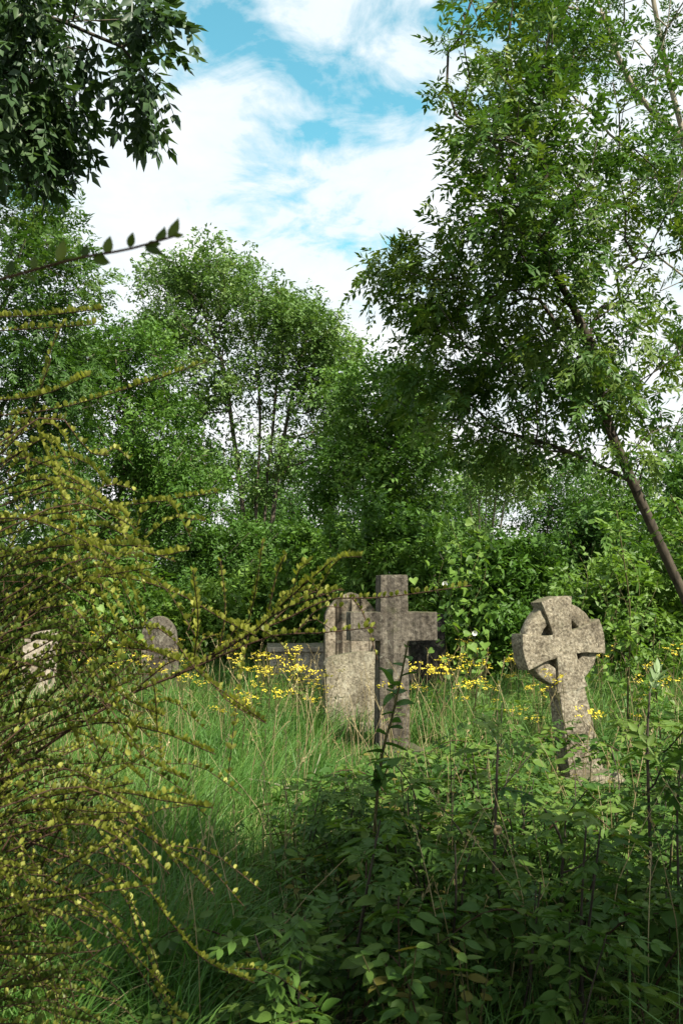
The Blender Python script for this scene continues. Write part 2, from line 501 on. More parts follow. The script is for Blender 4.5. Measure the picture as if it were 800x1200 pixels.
# Celtic cross
p = at(683, 912, 7.7)
cc = empty('celtic_cross', (p.x, p.y, float(gz(p.x, p.y))), (R(-2), R(-9), R(20)))
tag(cc, 'leaning Celtic cross of tan speckled granite with ringed head', 'cross')
def arm_outline():
    """four flaring arms with curved ends about 0,0"""
    hw, ew, L = .094, .150, .375
    quarter = []
    n = 7
    right = []
    for i in range(n):                       # lower edge of the right arm, from the middle out
        t = i / (n - 1)
        right.append((hw + (L - hw) * t, -(hw + (ew - hw) * t ** 1.7)))
    for i in range(1, 6):                    # slightly domed end
        t = i / 6
        right.append((L + .022 * math.sin(math.pi * t), -ew + 2 * ew * t))
    for i in range(n):
        t = 1 - i / (n - 1)
        right.append((hw + (L - hw) * t, hw + (ew - hw) * t ** 1.25))
    pts = []
    for k in range(4):
        a = k * math.pi / 2
        for x, z in (right if k == 0 else right[1:] if k < 3 else right[1:-1]):
            pts.append((x * math.cos(a) - z * math.sin(a), x * math.sin(a) + z * math.cos(a)))
    return pts
hz = at(658, 755, 7.7).z - float(gz(p.x, p.y)) + .02
head = outline_solid('cross_head', [(x, z + hz) for x, z in arm_outline()], .18, M['granite'], cc, .006, .010, cuts=2, seed=5)
ring = []
def ring_mesh():
    acc = Acc(); n = 64; ro, ri, dep = .348, .205, .12
    a = np.linspace(0, 2 * math.pi, n, endpoint=False)
    prof = [(ro - .012, -dep / 2), (ro, -dep / 2 + .012), (ro, dep / 2 - .012), (ro - .012, dep / 2), (ri + .012, dep / 2), (ri, dep / 2 - .012), (ri, -dep / 2 + .012), (ri + .012, -dep / 2)]
    k = len(prof)
    V = np.array([[(r + rng.normal(0, .0025)) * math.cos(t), y + rng.normal(0, .0025), (r) * math.sin(t) + hz] for t in a for r, y in prof])
    F = []
    for i in range(n):
        for j in range(k):
            a0, a1 = i * k + j, i * k + (j + 1) % k
            b0, b1 = ((i + 1) % n) * k + j, ((i + 1) % n) * k + (j + 1) % k
            F += [[a0, b0, b1], [a0, b1, a1]]
    return tri_mesh('ring', V, F, M['granite'])
link('ring', ring_mesh(), cc)
outline_solid('shaft', [(-.165, .10), (.165, .10), (.124, hz - .37), (-.124, hz - .37)], .172, M['granite'], cc, .007, .010, cuts=4, seed=6)
outline_solid('plinth', [(-.30, -.2), (.30, -.2), (.27, .02), (.19, .11), (-.19, .11), (-.27, .02)], .42, M['granite'], cc, .009, .018, cuts=3, seed=7)

def headstone(name, px, d, wid, prof, thick, mat, label, cat='headstone', rot=(0, 0, 0), seed=0, rough=.004, base=True):
    x = (px - 400) / FPX * d
    e = empty(name, (x, d, float(gz(x, d))), rot)
    tag(e, label, cat)
    outline_solid('slab', [(u * wid, z) for u, z in prof], thick, mat, e, rough, .010, cuts=3, seed=seed)
    if base:
        outline_solid('footing', box_pts(-wid / 2 - .06, wid / 2 + .06, -.15, .10), thick + .14, mat, e, rough, .012, cuts=2, seed=seed + .5)
    return e
# wide shouldered headstone
prof = [(-.5, .08), (.5, .08), (.5, .55), (.475, .60), (.495, .66), (.5, .73), (.46, .80), (.40, .825)]
prof += [(.40 - .8 * i / 9, .825 + .045 * math.sin(math.pi * i / 9)) for i in range(1, 9)]
prof += [(-.40, .825), (-.46, .80), (-.5, .73), (-.495, .66), (-.475, .60), (-.5, .55)]
headstone('headstone', 428, 10.4, .96, prof, .15, M['sand'], 'low wide tan headstone with notched shoulders just behind the plain cross', rot=(R(-2), 0, R(14)), seed=11)
# tall pointed headstone
prof = [(-.5, .08), (.5, .08), (.5, 1.24), (.47, 1.29)]
prof += [(.46 * (1 - i / 8), 1.30 + .25 * (i / 8) ** .75 + .03 * math.sin(math.pi * i / 8)) for i in range(1, 9)]
prof += [(-x_, z_) for x_, z_ in prof[-2:2:-1]] + [(-.47, 1.29), (-.5, 1.24)]
prof = [q_ for i_, q_ in enumerate(prof) if i_ == 0 or math.dist(q_, prof[i_ - 1]) > .004]
headstone('headstone', 410, 12.2, .70, prof, .16, M['streaked'], 'tall headstone with pointed top and dark rain streaks behind the plain cross', rot=(R(-1), R(.5), R(10)), seed=12)
# dark one behind the right arm of the cross
headstone('headstone', 497, 12.6, .52, [(-.5, .08), (.5, .08), (.5, 1.24), (.44, 1.30), (-.44, 1.30), (-.5, 1.24)], .16, M['darkstone'],
          'dark almost black headstone half hidden behind right arm of the plain cross', rot=(R(-1), R(.4), R(8)), seed=13)
# small rounded stone in the flowers
headstone('headstone', 192, 14.5, .56, [(-.5, .08), (.5, .08), (.5, .75)] + [(.5 * math.cos(R(a)), .75 + .36 * math.sin(R(a))) for a in range(15, 180, 15)] + [(-.5, .75)], .16, M['latin'],
          'small round-topped grey headstone among yellow flowers on the left', rot=(R(2), R(-3), R(6)), seed=14)
headstone('headstone', 50, 13.0, .46, [(-.5, .08), (.5, .08), (.5, .93), (.42, .98), (-.42, .98), (-.5, .93)], .14, M['palestone'],
          'pale square-topped headstone glimpsed behind the yellow shrub', rot=(R(2), R(1), R(12)), seed=15)
x = (348 - 400) / FPX * 14.5
e = empty('tomb_slab', (x, 14.5, float(gz(x, 14.5))), (0, 0, R(5)))
tag(e, 'low pale stone tomb slab left of the headstones', 'tomb')
outline_solid('tomb_body', box_pts(-.42, .42, -.1, .64), .9, M['palestone'], e, .006, .012, cuts=3, seed=16)
outline_solid('lid', box_pts(-.46, .46, .642, .72), 1.0, M['palestone'], e, .005, .015, cuts=3, seed=17)

# ------------------------------------------------------------------ trees
def skeleton(trunks, attract, g, step=.45, up=.25, wob=.06, path_w=.30):
    """branches grown from trunk polylines out to the attraction points"""
    pos, par, plen = [], [], []
    for tr in trunks:
        prev = -1
        if pos:
            q0 = np.asarray(tuple(tr[0]), float)
            dd = [np.linalg.norm(q0 - p_) for p_ in pos]
            if min(dd) < 1.0 and q0[2] > pos[0][2] + 1.0: prev = int(np.argmin(dd))
        for q_ in tr:
            pos.append(np.asarray(tuple(q_), float)); par.append(prev)
            plen.append(0 if prev < 0 else plen[prev] + np.linalg.norm(pos[-1] - pos[prev]))
            prev = len(pos) - 1
    n0 = len(pos)
    cap = n0 + len(attract) * 14
    A = np.zeros((cap, 3)); PL = np.zeros(cap); n = n0
    A[:n] = pos; PL[:n] = plen
    PA = list(par)
    allow = np.ones(cap, bool)
    for tr_start in [i for i in range(n0) if par[i] < 0]: allow[tr_start] = False
    base = A[0]
    dist0 = np.min(np.linalg.norm(attract[:, None] - A[None, :n], axis=2), axis=1)
    tips = []
    for a in attract[np.argsort(dist0)]:
        dv = a - A[:n]
        d = np.linalg.norm(dv, axis=1)
        cost = d + path_w * PL[:n] + np.where(dv[:, 2] < -.1, .5 * np.abs(dv[:, 2]), 0) + np.where(allow[:n], 0, 99)
        j = int(np.argmin(cost))
        L = d[j]
        if L < .02: continue
        k = max(1, min(12, int(L / step)))
        p0 = A[j]; pp = PA[j]
        d0 = norm(A[j] - A[pp]) if pp >= 0 else np.array([0, 0, 1.])
        c = p0 + (d0 * .35 + np.array([0, 0, up])) * L * .6 + (a - p0) * .28
        prev = j
        for s in range(1, k + 1):
            t = s / k
            q_ = (1 - t) ** 2 * p0 + 2 * t * (1 - t) * c + t * t * a
            if s < k: q_ = q_ + g.normal(0, wob * L / k, 3)
            if n >= cap: break
            A[n] = q_; PL[n] = PL[prev] + np.linalg.norm(A[n] - A[prev]); PA.append(prev)
            prev = n; n += 1
        tips.append(prev)
    return A[:n], np.array(PA), np.array(tips)

def tree_tubes(A, PA, r_tip, expo, g, min_r=0.0, r_scale=None, big=8, small=4):
    n = len(A); cnt = np.zeros(n)
    kids = [[] for _ in range(n)]
    for i in range(n):
        if PA[i] >= 0: kids[PA[i]].append(i)
    for i in range(n - 1, -1, -1):
        if not kids[i]: cnt[i] = 1
        if PA[i] >= 0: cnt[PA[i]] += cnt[i]
    rad = r_tip * cnt ** expo
    if r_scale is not None: rad = r_scale(A, rad)
    wood, thin = Acc(), Acc()
    starts = [(i, None) for i in range(n) if PA[i] < 0]
    while starts:
        i, par_ = starts.pop()
        chain = [] if par_ is None else [par_]
        while True:
            chain.append(i)
            ks = kids[i]
            if not ks: break
            m = max(ks, key=lambda k_: cnt[k_])
            for k_ in ks:
                if k_ != m: starts.append((k_, i))
            i = m
        if len(chain) < 2: continue
        r = rad[chain].copy()
        if par_ is not None: r[0] = min(r[0], r[1] * 1.15)
        if r.max() < min_r: continue
        sides = big if r.max() > .05 else small if r.max() > .012 else 3
        (wood if r.max() > .03 else thin).add(*tube(A[chain], r, sides))
    return wood, thin, rad

def lobes_points(lobes, g, hollow=.35):
    out = []
    for c, r, k in lobes:
        v = norm(g.normal(0, 1, (k, 3)))
        rr = (hollow ** 3 + (1 - hollow ** 3) * g.random(k)) ** (1 / 3)
        out.append(np.asarray(tuple(c)) + v * rr[:, None] * np.asarray(r))
    return np.concatenate(out)

def make_tree(name, label, cat, trunks, lobes, leaf_tpl, per_tip, spread, mat, bark, g, r_tip=.006, expo=.48, leaf_scale=(.8, 1.15),
              up=.25, droop=.25, parts=0, part_scale=1.0, step=.45, group=None, top_bare=0.0, hollow=.35, big_var=True, extra_nodes=.5, r_scale=None, path_w=.3, wind=None, min_r=0.0):
    base = trunks[0][0]
    root = empty(name, tuple(base))
    tag(root, label, cat, group)
    b0 = np.asarray(tuple(base), float)
    att = lobes_points(lobes, g, hollow)
    att = att[att[:, 2] > gz_clip(att[:, 0], att[:, 1]) + .15]
    A, PA, tips = skeleton(trunks, att, g, step, up, path_w=path_w)
    wood, thin, rad = tree_tubes(A, PA, r_tip, expo, g, r_scale=r_scale, min_r=min_r)
    wood.V = [v - b0 for v in wood.V]; thin.V = [v - b0 for v in thin.V]
    nm = 'trunk'
    if wood.n: tr = wood.build('trunk', bark, root, smooth=True)
    if thin.n: tag(thin.build('twigs' if wood.n else 'stems', bark, root, smooth=True), kind='stuff')
    # leaves round the tips and along the thin twigs
    thin_nodes = np.where((rad < r_tip * 2.4) & (PA >= 0))[0]
    k_extra = int(len(tips) * extra_nodes)
    src = np.concatenate([tips, g.choice(thin_nodes, k_extra)]) if k_extra else tips
    src = np.repeat(src, per_tip)
    k = len(src)
    pos = A[src] + g.normal(0, spread, (k, 3))
    tw = norm(A[src] - A[np.maximum(PA[src], 0)])
    cen = np.mean(att, axis=0)
    out_d = norm(A[src] - cen)
    dirs = norm(tw * .5 + out_d * .35 + g.normal(0, .62, (k, 3)) + np.array([0, 0, -droop]))
    if wind is not None: dirs = norm(dirs + np.asarray(wind))
    Rm = frames(dirs, .45, g)
    sc = g.uniform(*leaf_scale, k)
    # colour differs from bough to bough and leaf to leaf
    clump = g.random(400)
    ci = (np.floor((A[src][:, 0] * 1.3) + 57).astype(int) * 7 + np.floor(A[src][:, 2] * 1.3 + 31).astype(int) * 13 + np.floor(A[src][:, 1] * 1.1 + 31).astype(int) * 29) % 400
    var = np.clip(.55 * clump[ci] + .45 * g.random(k) + g.normal(0, .06, k), 0, 1)
    keep = np.ones(k, bool)
    crown_parent = None
    if parts:
        # the leaves that show largest are objects of their own
        px = pos[:, 0] / pos[:, 1] * FPX + 400
        ang = (pos[:, 2] - CAMH) / pos[:, 1]
        inside = (px > -10) & (px < 810) & (ang > -.4) & (ang < .74)
        dist = np.linalg.norm(pos - np.array([0, 0, CAMH]), axis=1) / sc + np.where(inside, 0, 999)
        pick = np.argsort(dist)[:parts]
        pick = pick[inside[pick]]
        keep[pick] = False
    V, F, Av = scatter(leaf_tpl, pos[keep] - b0, Rm[keep], sc[keep], g, var[keep])
    crown = link('crown', tri_mesh('crown', V, F, mat, Av), root)
    tag(crown, kind='stuff')
    if parts:
        meshes = [tri_mesh('leaf', tv, tf, mat, np.full(len(tv), v)) for tv, tf in leaf_tpl for v in (.2, .45, .75)]
        for i in pick:
            mw = Matrix.LocRotScale(Vector(pos[i] - b0), Matrix(Rm[i].tolist()).to_quaternion(), Vector((sc[i],) * 3))
            link('leaf', meshes[int(g.integers(0, len(meshes)))], crown, mw)
    return root

ash_tpl = [compound(3, .20, .105, .044, s, .25) for s in range(5)] + [compound(4, .23, .10, .042, s, .3) for s in range(5, 8)]
ash_fine = [compound(3, .22, .115, .056, s, .35) for s in range(20, 24)]
spray_tpl = [spray(6, .13, .055, .06, s) for s in range(8)]
spray_small = [spray(6, .095, .045, .05, s) for s in range(30, 38)]
spray_shade = [spray(7, .17, .085, .13, s) for s in range(60, 64)]
spray_far = [spray(6, .16, .075, .09, s) for s in range(50, 58)]

def gp(x, y): return Vector((x, y, float(gz_clip(x, y)) - .03))
def lobe(px, py, d, rx, ry, rz_, k): return (at(px, py, d), (rx, ry, rz_), k)

# the ash leaning in from the right
g = np.random.default_rng(3)
D = 11.0
tr = curve([gp(4.95, 11.4), at(798, 692, 11.2), at(745, 575, D), at(710, 490, D), at(690, 400, D), at(640, 300, 10.8), at(600, 200, 10.6)], 16)
tr2 = curve([at(740, 565, D), at(690, 540, D + .3), at(640, 520, D + .7), at(585, 505, D + 1.1)], 7)
lobes = [lobe(600, 60, 11, 1.0, 1.3, 1.0, 60), lobe(590, 180, 10.8, .75, 1.3, .9, 60), lobe(580, 290, 10.8, .7, 1.1, .7, 55),
         lobe(680, 160, 11.3, 1.2, 1.4, 1.2, 70), lobe(500, 340, 11.6, .62, .8, .45, 32), lobe(470, 310, 11.6, .38, .5, .35, 12),
         lobe(560, 400, 11.8, 1.1, 1.2, .6, 54), lobe(660, 330, 11, 1.0, 1.2, .7, 30), lobe(520, 470, 12.3, .8, 1.1, .6, 36),
         lobe(640, 440, 11.6, 1.0, 1.2, .6, 48), lobe(740, 400, 11.3, .9, 1.2, .7, 24), lobe(770, 240, 11.6, .9, 1.2, .9, 40),
         lobe(600, 520, 12.2, .9, 1.0, .35, 34), lobe(740, 500, 11.4, .7, 1.1, .5, 20), lobe(660, -60, 11.3, 1.4, 1.3, .7, 45), lobe(700, 430, 10.6, .6, .6, .6, 22), lobe(650, 270, 10.5, .7, .6, .7, 26), lobe(730, 540, 10.6, .4, .5, .3, 8)]
make_tree('ash_tree', 'slender ash tree leaning in from the right edge, open crown over the Celtic cross', 'tree', [tr, tr2], lobes, ash_tpl, 5, .12, M['ash'], M['bark_dark'], g,
          r_tip=.0065, expo=.42, parts=300, droop=.3, extra_nodes=.35, leaf_scale=(1.0, 1.4),
          r_scale=lambda A, r: np.minimum(np.maximum(r, 0), .06))
# second ash behind it, boughs fanning up and left
g = np.random.default_rng(5)
tr = curve([gp(8.2, 14.5), at(880, 420, 14.3), at(815, 190, 14.0), at(745, 110, 13.8), at(700, 0, 13.6), at(680, -90, 13.6)], 14)
tr2 = curve([at(850, 330, 14.2), at(790, 120, 14.3), at(765, 0, 14.3), at(750, -90, 14.3)], 9)
lobes = [lobe(730, 20, 14, 1.6, 1.5, 1.1, 70), lobe(790, 160, 14, 1.2, 1.5, 1.2, 60), lobe(650, 40, 13.8, 1.1, 1.3, 1.2, 50),
         lobe(700, 250, 14, 1.2, 1.5, 1.0, 26), lobe(820, 300, 14.5, 1.0, 1.5, 1.0, 20), lobe(790, 430, 14.5, .9, 1.2, .9, 14), lobe(760, -120, 14.5, 2.0, 1.5, 1.0, 50)]
make_tree('ash_tree', 'taller ash tree behind at upper right, bare boughs fanning up through leaves', 'tree', [tr, tr2], lobes, ash_tpl, 4, .13, M['ash'], M['bark_pale'], g,
          r_tip=.009, expo=.44, droop=.3, r_scale=lambda A, r: np.minimum(r, .12))

# overhanging boughs at upper left
g = np.random.default_rng(7)
tr = curve([gp(-4.3, 6.4), Vector((-4.0, 6.3, 2.2)), Vector((-3.6, 6.1, 4.0)), Vector((-3.2, 6.0, 5.4)), Vector((-3.0, 6.0, 6.4))], 10)
tr2 = curve([Vector((-3.4, 6.05, 4.7)), at(20, 20, 5.9), at(90, 35, 5.8), at(150, 60, 5.7), at(180, 120, 5.7)], 8)
lobes = [lobe(45, 50, 5.8, .34, .6, .40, 46), lobe(35, 135, 5.8, .24, .5, .26, 26), lobe(160, 105, 5.7, .11, .22, .18, 7), lobe(178, 22, 5.7, .13, .3, .10, 6),
         lobe(130, 0, 5.8, .2, .4, .12, 6), lobe(-60, 100, 6.0, .5, .7, .7, 40), lobe(-20, -80, 6.0, .9, .9, .5, 50), lobe(-90, 300, 6.3, .35, .6, .8, 16)]
make_tree('ash_tree', 'dark ash boughs hanging in at the upper left corner', 'tree', [tr, tr2], lobes, ash_fine, 4, .07, M['ash_shade'], M['bark_dark'], g,
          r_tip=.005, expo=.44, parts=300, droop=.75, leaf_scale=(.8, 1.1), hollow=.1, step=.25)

# tall dark tree at left edge
g = np.random.default_rng(9)
tr = curve([gp(-6.3, 14.5), Vector((-6.1, 14.4, 3)), Vector((-5.9, 14.2, 6)), Vector((-5.8, 14.2, 8.4))], 9)
lobes = [lobe(20, 220, 14, .85, 1.4, 1.1, 70), lobe(55, 330, 14, .75, 1.4, .9, 64), lobe(10, 420, 14, 1.1, 1.4, 1.1, 64), lobe(-60, 150, 14.3, 1.0, 1.4, 1.1, 45),
         lobe(60, 450, 14, .8, 1.2, .9, 50), lobe(20, 560, 14, 1.3, 1.4, 1.1, 60)]
make_tree('ash_tree', 'tall dark green tree at the left edge below the overhanging boughs', 'tree', [tr], lobes, ash_tpl, 8, .16, M['ash'], M['bark_dark'], g, r_tip=.006, expo=.45, hollow=.2, extra_nodes=.8)

# pale windblown tree in the middle
g = np.random.default_rng(13)
D = 26.0
tr = [curve([gp(-2.6, 26), at(285, 600, D), at(272, 500, D), at(262, 430, D), at(240, 370, D)], 10),
      curve([gp(-2.4, 26.2), at(300, 600, D), at(305, 500, D), at(300, 420, D), at(290, 350, D)], 10),
      curve([gp(-2.1, 25.8), at(320, 600, D), at(335, 500, D), at(350, 430, D), at(365, 380, D)], 10),
      curve([gp(-2.2, 26.5), at(310, 600, D), at(322, 480, D), at(325, 400, D), at(330, 350, D)], 10)]
lobes = [lobe(200, 340, D, 1.1, 1.8, .9, 60), lobe(255, 325, D, 1.2, 1.8, .9, 75), lobe(310, 365, D, 1.5, 2, .9, 85), lobe(360, 395, D, 1.3, 2, .9, 75),
         lobe(395, 430, D, .9, 1.8, .9, 55), lobe(225, 390, D, 1.1, 1.7, .7, 46), lobe(330, 430, D, 1.3, 1.8, .7, 46), lobe(380, 480, D, 1.2, 1.8, .9, 50), lobe(250, 440, D, .9, 1.5, .7, 22), lobe(190, 400, D, .8, 1.5, .8, 36), lobe(410, 520, D, 1.0, 1.6, 1.1, 50), lobe(350, 530, D, 1.3, 1.6, .8, 34), lobe(215, 470, D, .9, 1.6, .9, 40), lobe(240, 540, D, 1.2, 1.5, .9, 36), lobe(300, 560, D, 1.2, 1.5, .6, 24), lobe(290, 470, D, 1.1, 1.5, .6, 16)]
make_tree('ash_tree', 'pale green windblown tree in the middle with several thin trunks', 'tree', tr, lobes, spray_tpl, 9, .22, M['pale'], M['bark'], g, r_tip=.010, expo=.40, step=.7, wind=(.35, 0, .1), extra_nodes=.7)

g = np.random.default_rng(14)
D = 21.0
lobes = [lobe(150, 440, D, 1.4, 1.6, 1.2, 90), lobe(100, 420, D, 1.0, 1.4, 1.1, 60), lobe(180, 520, D, 1.4, 1.6, 1.2, 90), lobe(110, 540, D, 1.6, 1.6, 1.3, 80), lobe(215, 590, D, 1.1, 1.5, 1.0, 60), lobe(140, 620, D, 1.7, 1.5, .9, 70)]
make_tree('maple_tree', 'full mid green tree left of the pale windblown tree', 'tree', [curve([gp(-5.2, 21), Vector((-5.2, 21, 2.5)), Vector((-5.0, 21, 5.0))], 6)], lobes, spray_tpl, 9, .2, M['mid'], M['bark'], g, r_tip=.009, expo=.42, step=.6)

g = np.random.default_rng(15)
D = 19.0
lobes = [lobe(440, 470, D, 1.0, 1.5, .9, 70), lobe(420, 560, D, 1.2, 1.5, 1.1, 80), lobe(480, 560, D, 1.0, 1.5, 1.2, 70), lobe(450, 640, D, 1.4, 1.5, .9, 70), lobe(490, 480, D, .8, 1.3, .8, 50)]
make_tree('maple_tree', 'shady green tree behind the plain cross between pale tree and leaning ash', 'tree', [curve([gp(.9, 19.4), Vector((.9, 19.4, 2)), Vector((1.0, 19.2, 4.4))], 6)], lobes, spray_tpl, 9, .19, M['mid'], M['bark_dark'], g, r_tip=.008, expo=.42, step=.6)

# far tree with pale stems
g = np.random.default_rng(16)
D = 30.0
trs = []
for k_, (bx, tx) in enumerate(((556, 548), (562, 560), (566, 572), (572, 586), (578, 600))):
    trs.append(curve([gp((bx - 400) / FPX * D, D + k_ * .2), at(bx + 2, 660, D + k_ * .2), at((bx + tx) / 2, 600, D), at(tx, 535, D)], 8))
lobes = [lobe(575, 545, D, 1.1, 1.5, .8, 60), lobe(605, 560, D, .8, 1.4, .8, 40), lobe(550, 560, D, .7, 1.4, .7, 26)]
make_tree('birch_tree', 'small far tree with clustered pale stems seen under the leaning ash', 'tree', trs, lobes, spray_tpl, 8, .2, M['pale'], M['bark_pale'], g, r_tip=.010, expo=.40, step=.6)

# bushes that close the view behind the graves
def bush(px, d, wid, hgt, mat, label, seed, cat='bush', dep=None, tpl=None, k=110, per=9, name='bush'):
    g = np.random.default_rng(seed)
    x = (px - 400) / FPX * d
    z0 = float(gz_clip(x, d))
    dep = dep or wid * .8
    trs = [curve([gp(x + g.normal(0, wid * .1), d + g.normal(0, dep * .1)), Vector((x + g.normal(0, wid * .2), d + g.normal(0, .2), z0 + hgt * .35)), Vector((x + g.normal(0, wid * .28), d + g.normal(0, .3), z0 + hgt * .68))], 5) for _ in range(4)]
    lobes = []
    for i in range(6):
        lobes.append((Vector((x + g.uniform(-.32, .32) * wid, d + g.uniform(-.3, .3) * dep, z0 + hgt * g.uniform(.25, .72))), (wid * .28, dep * .28, hgt * .25), k // 6))
    lobes.append((Vector((x, d - dep * .1, z0 + hgt * .28)), (wid * .42, dep * .4, hgt * .26), k // 3))
    return make_tree(name, label, cat, trs, lobes, tpl or spray_tpl, per, .13, mat, M['bark_dark'], g, r_tip=.006, expo=.42, step=.4, hollow=.3)

BUSHES = [
    (20, 17, 3.0, 2.6, 'mid', 'broad green bush at the left edge beneath the tall dark tree', None),
    (105, 16.5, 2.6, 2.7, 'bright', 'bright green bush left of the round-topped grey headstone', None),
    (185, 18.5, 2.4, 2.2, 'mid', 'green bush behind the round-topped grey headstone', None),
    (245, 17, 1.5, 1.9, 'bright', 'small bright green bush right of the round-topped grey headstone', None),
    (250, 23, 3.2, 4.2, 'deep', 'dark bush at the foot of the pale windblown tree', None),
    (330, 19, 2.2, 2.5, 'mid', 'dark low bush left of the pointed headstone', None),
    (330, 24.5, 3.0, 3.6, 'mid', 'mid green bush under the trunks of the pale windblown tree', None),
    (390, 17, 2.0, 3.4, 'mid', 'leafy bush directly behind the pointed headstone', None),
    (455, 15.5, 2.3, 3.3, 'mid', 'dark green bush behind top of the plain cross', None),
    (520, 18, 2.0, 2.6, 'mid', 'deep green bush between the two crosses behind the vine', None),
    (600, 15.5, 2.4, 2.6, 'mid', 'dark bush behind the ring of the Celtic cross', None),
    (655, 17.5, 2.4, 3.5, 'deep', 'shadowy bush behind and above the Celtic cross', None),
    (740, 14.5, 2.6, 2.7, 'bright', 'spreading bush right of the Celtic cross beneath the leaning trunk', None),
    (800, 18, 3.0, 4.2, 'deep', 'tall dark bush at the right edge behind the leaning trunk', None),
    (-70, 20, 3.4, 6.5, 'deep', 'tall dark bush at the far left edge', None),
    (880, 15, 2.8, 3.6, 'deep', 'dark bush beyond the right edge', None),
]
for i, (px, d, w_, h_, mt, lab, _) in enumerate(BUSHES):
    bush(px, d, w_, h_, M[mt], lab, 100 + i, k=120 if w_ < 2.3 else 170)
# the wood beyond
g = np.random.default_rng(40)
FAR = [(-60, 36, 8, 'deep', 'far dark tree at the left behind the full green tree'), (60, 38, 9, 'mid', 'far green tree behind the left trees'), (170, 36, 6.5, 'deep', 'far dark tree between left tree and pale windblown tree'),
       (290, 40, 7.8, 'deep', 'far low tree seen between the thin pale trunks'), (400, 36, 6.5, 'deep', 'far dark tree right of the pale windblown tree'), (500, 38, 8.4, 'mid', 'far tree behind the gap between crosses'),
       (640, 38, 7.4, 'deep', 'far low tree behind the Celtic cross'), (740, 36, 7.0, 'mid', 'far tree behind the leaning trunk'), (860, 36, 8.5, 'deep', 'far dark tree at the right edge'),
       (575, 44, 7.4, 'mid', 'farthest tree seen through the pale clustered stems'), (695, 41, 7.8, 'mid', 'far tree between Celtic cross and leaning trunk'),
       (228, 45, 9.5, 'mid', 'far tree showing left of the thin trunks'), (345, 44, 9.0, 'mid', 'far tree showing right of the thin trunks')]
for px, d, h_, mt, lab in FAR:
    x = (px - 400) / FPX * d
    z0 = float(gz_clip(x, d))
    w_ = 2.6
    lobes = [(Vector((x + g.uniform(-1.3, 1.3), d + g.uniform(-1, 1), z0 + h_ * t)), (1.5, 1.3, h_ * .2), 34) for t in (.15, .3, .45, .6, .75)]
    make_tree('woodland_tree', lab, 'tree', [curve([gp(x, d), Vector((x, d, z0 + h_ * .4)), Vector((x + .2, d, z0 + h_ * .75))], 6)], lobes, spray_far, 10, .3, M[mt], M['bark_dark'], g, r_tip=.012, expo=.42, step=.8, group='trees of the far wood')

# unseen tree behind the photographer, its crown shaped to shade the foreground
g = np.random.default_rng(17)
SX, SY = 5.4, -2.6
lobes = [(Vector((a, b, 5.6 + .15 * math.sin(a * 3 + b))), (r_, r_, .6), int(70 * r_)) for a, b, r_ in (
    (1.3, -2.0, .25), (1.9, -1.95, .25), (2.5, -2.0, .25), (1.8, .9, .3), (2.5, .15, .18), (2.5, .7, .3), (1.9, 1.3, .3), (2.7, 1.2, .3), (3.6, -.2, .5), (4.5, -.4, .65), (5.4, -.35, .65), (6.2, -.3, .7), (3.7, -1.1, .55), (4.4, -.6, .8), (5.4, -.5, .8), (6.3, -.5, .8),
    (3.1, -2.2, .5), (3.9, -1.9, .7), (4.5, -1.7, .8), (5.6, -1.7, .8), (6.6, -1.7, .9), (4.2, -2.8, .9), (5.8, -3.0, 1.0), (5.4, -1.6, 1.4))]
make_tree('ash_tree', 'leafy ash tree standing behind and right of the viewpoint, shading the foreground', 'tree', [curve([gp(SX, SY), Vector((SX, SY, 2)), Vector((SX - .1, SY + .3, 4.6))], 6)], lobes, spray_shade, 7, .2, M['ash'], M['bark'], g, r_tip=.006, expo=.45)
g = np.random.default_rng(18)  # second unseen tree, added to keep skylight off the foreground
SX, SY = -2.8, -3.2
lobes = [(Vector((a, b, z)), (1.7, 1.7, .9), 60) for a, b, z in ((-3.5, -3.5, 5.6), (-1.5, -4, 5.8), (-3, -1, 5.6), (-2.0, -1.4, 6.0), (-2.1, .9, 5.8), (-3.2, 1.4, 5.6), (-2.2, -2, 7.2), (-5, 0, 5.2), (-4.6, 2.6, 5.4))]
make_tree('ash_tree', 'added unseen ash canopy behind and left of the viewpoint, dimming skylight on the foreground', 'tree', [curve([gp(SX, SY), Vector((SX, SY, 2)), Vector((SX + .3, SY + .2, 4.4)), Vector((SX + .4, SY + .6, 6.2))], 8)], lobes, spray_shade, 7, .2, M['ash'], M['bark'], g, r_tip=.006, expo=.45)

# ------------------------------------------------------------------ grass
def blades(x, y, h, w, lean, g, segs=3):
    k = len(x)
    z = gz_clip(x, y) - .02
    az = g.uniform(0, 2 * math.pi, k)
    wdir = np.stack([np.cos(az), np.sin(az), np.zeros(k)], -1)
    baz = g.normal(.2, 1.3, k)
    bdir = np.stack([np.cos(baz), np.sin(baz), np.zeros(k)], -1)
    P0 = np.stack([x, y, z], -1)
    ts = np.array([0, .4, .75, 1.0])
    V = np.zeros((k, 7, 3))
    for i, t in enumerate(ts):
        c = P0 + bdir * (lean * h * t ** 2)[:, None] + np.array([0, 0, 1.]) * (h * (t - .35 * np.minimum(lean, 1.2) * t ** 2.4))[:, None]
        ww = (w * (1, .95, .6, 0)[i] / 2)[:, None] * wdir
        if i < 3: V[:, 2 * i] = c - ww; V[:, 2 * i + 1] = c + ww
        else: V[:, 6] = c
    T = np.array([[0, 1, 3], [0, 3, 2], [2, 3, 5], [2, 5, 4], [4, 5, 6]])
    F = (T[None] + (np.arange(k) * 7)[:, None, None]).reshape(-1, 3)
    return V.reshape(-1, 3), F

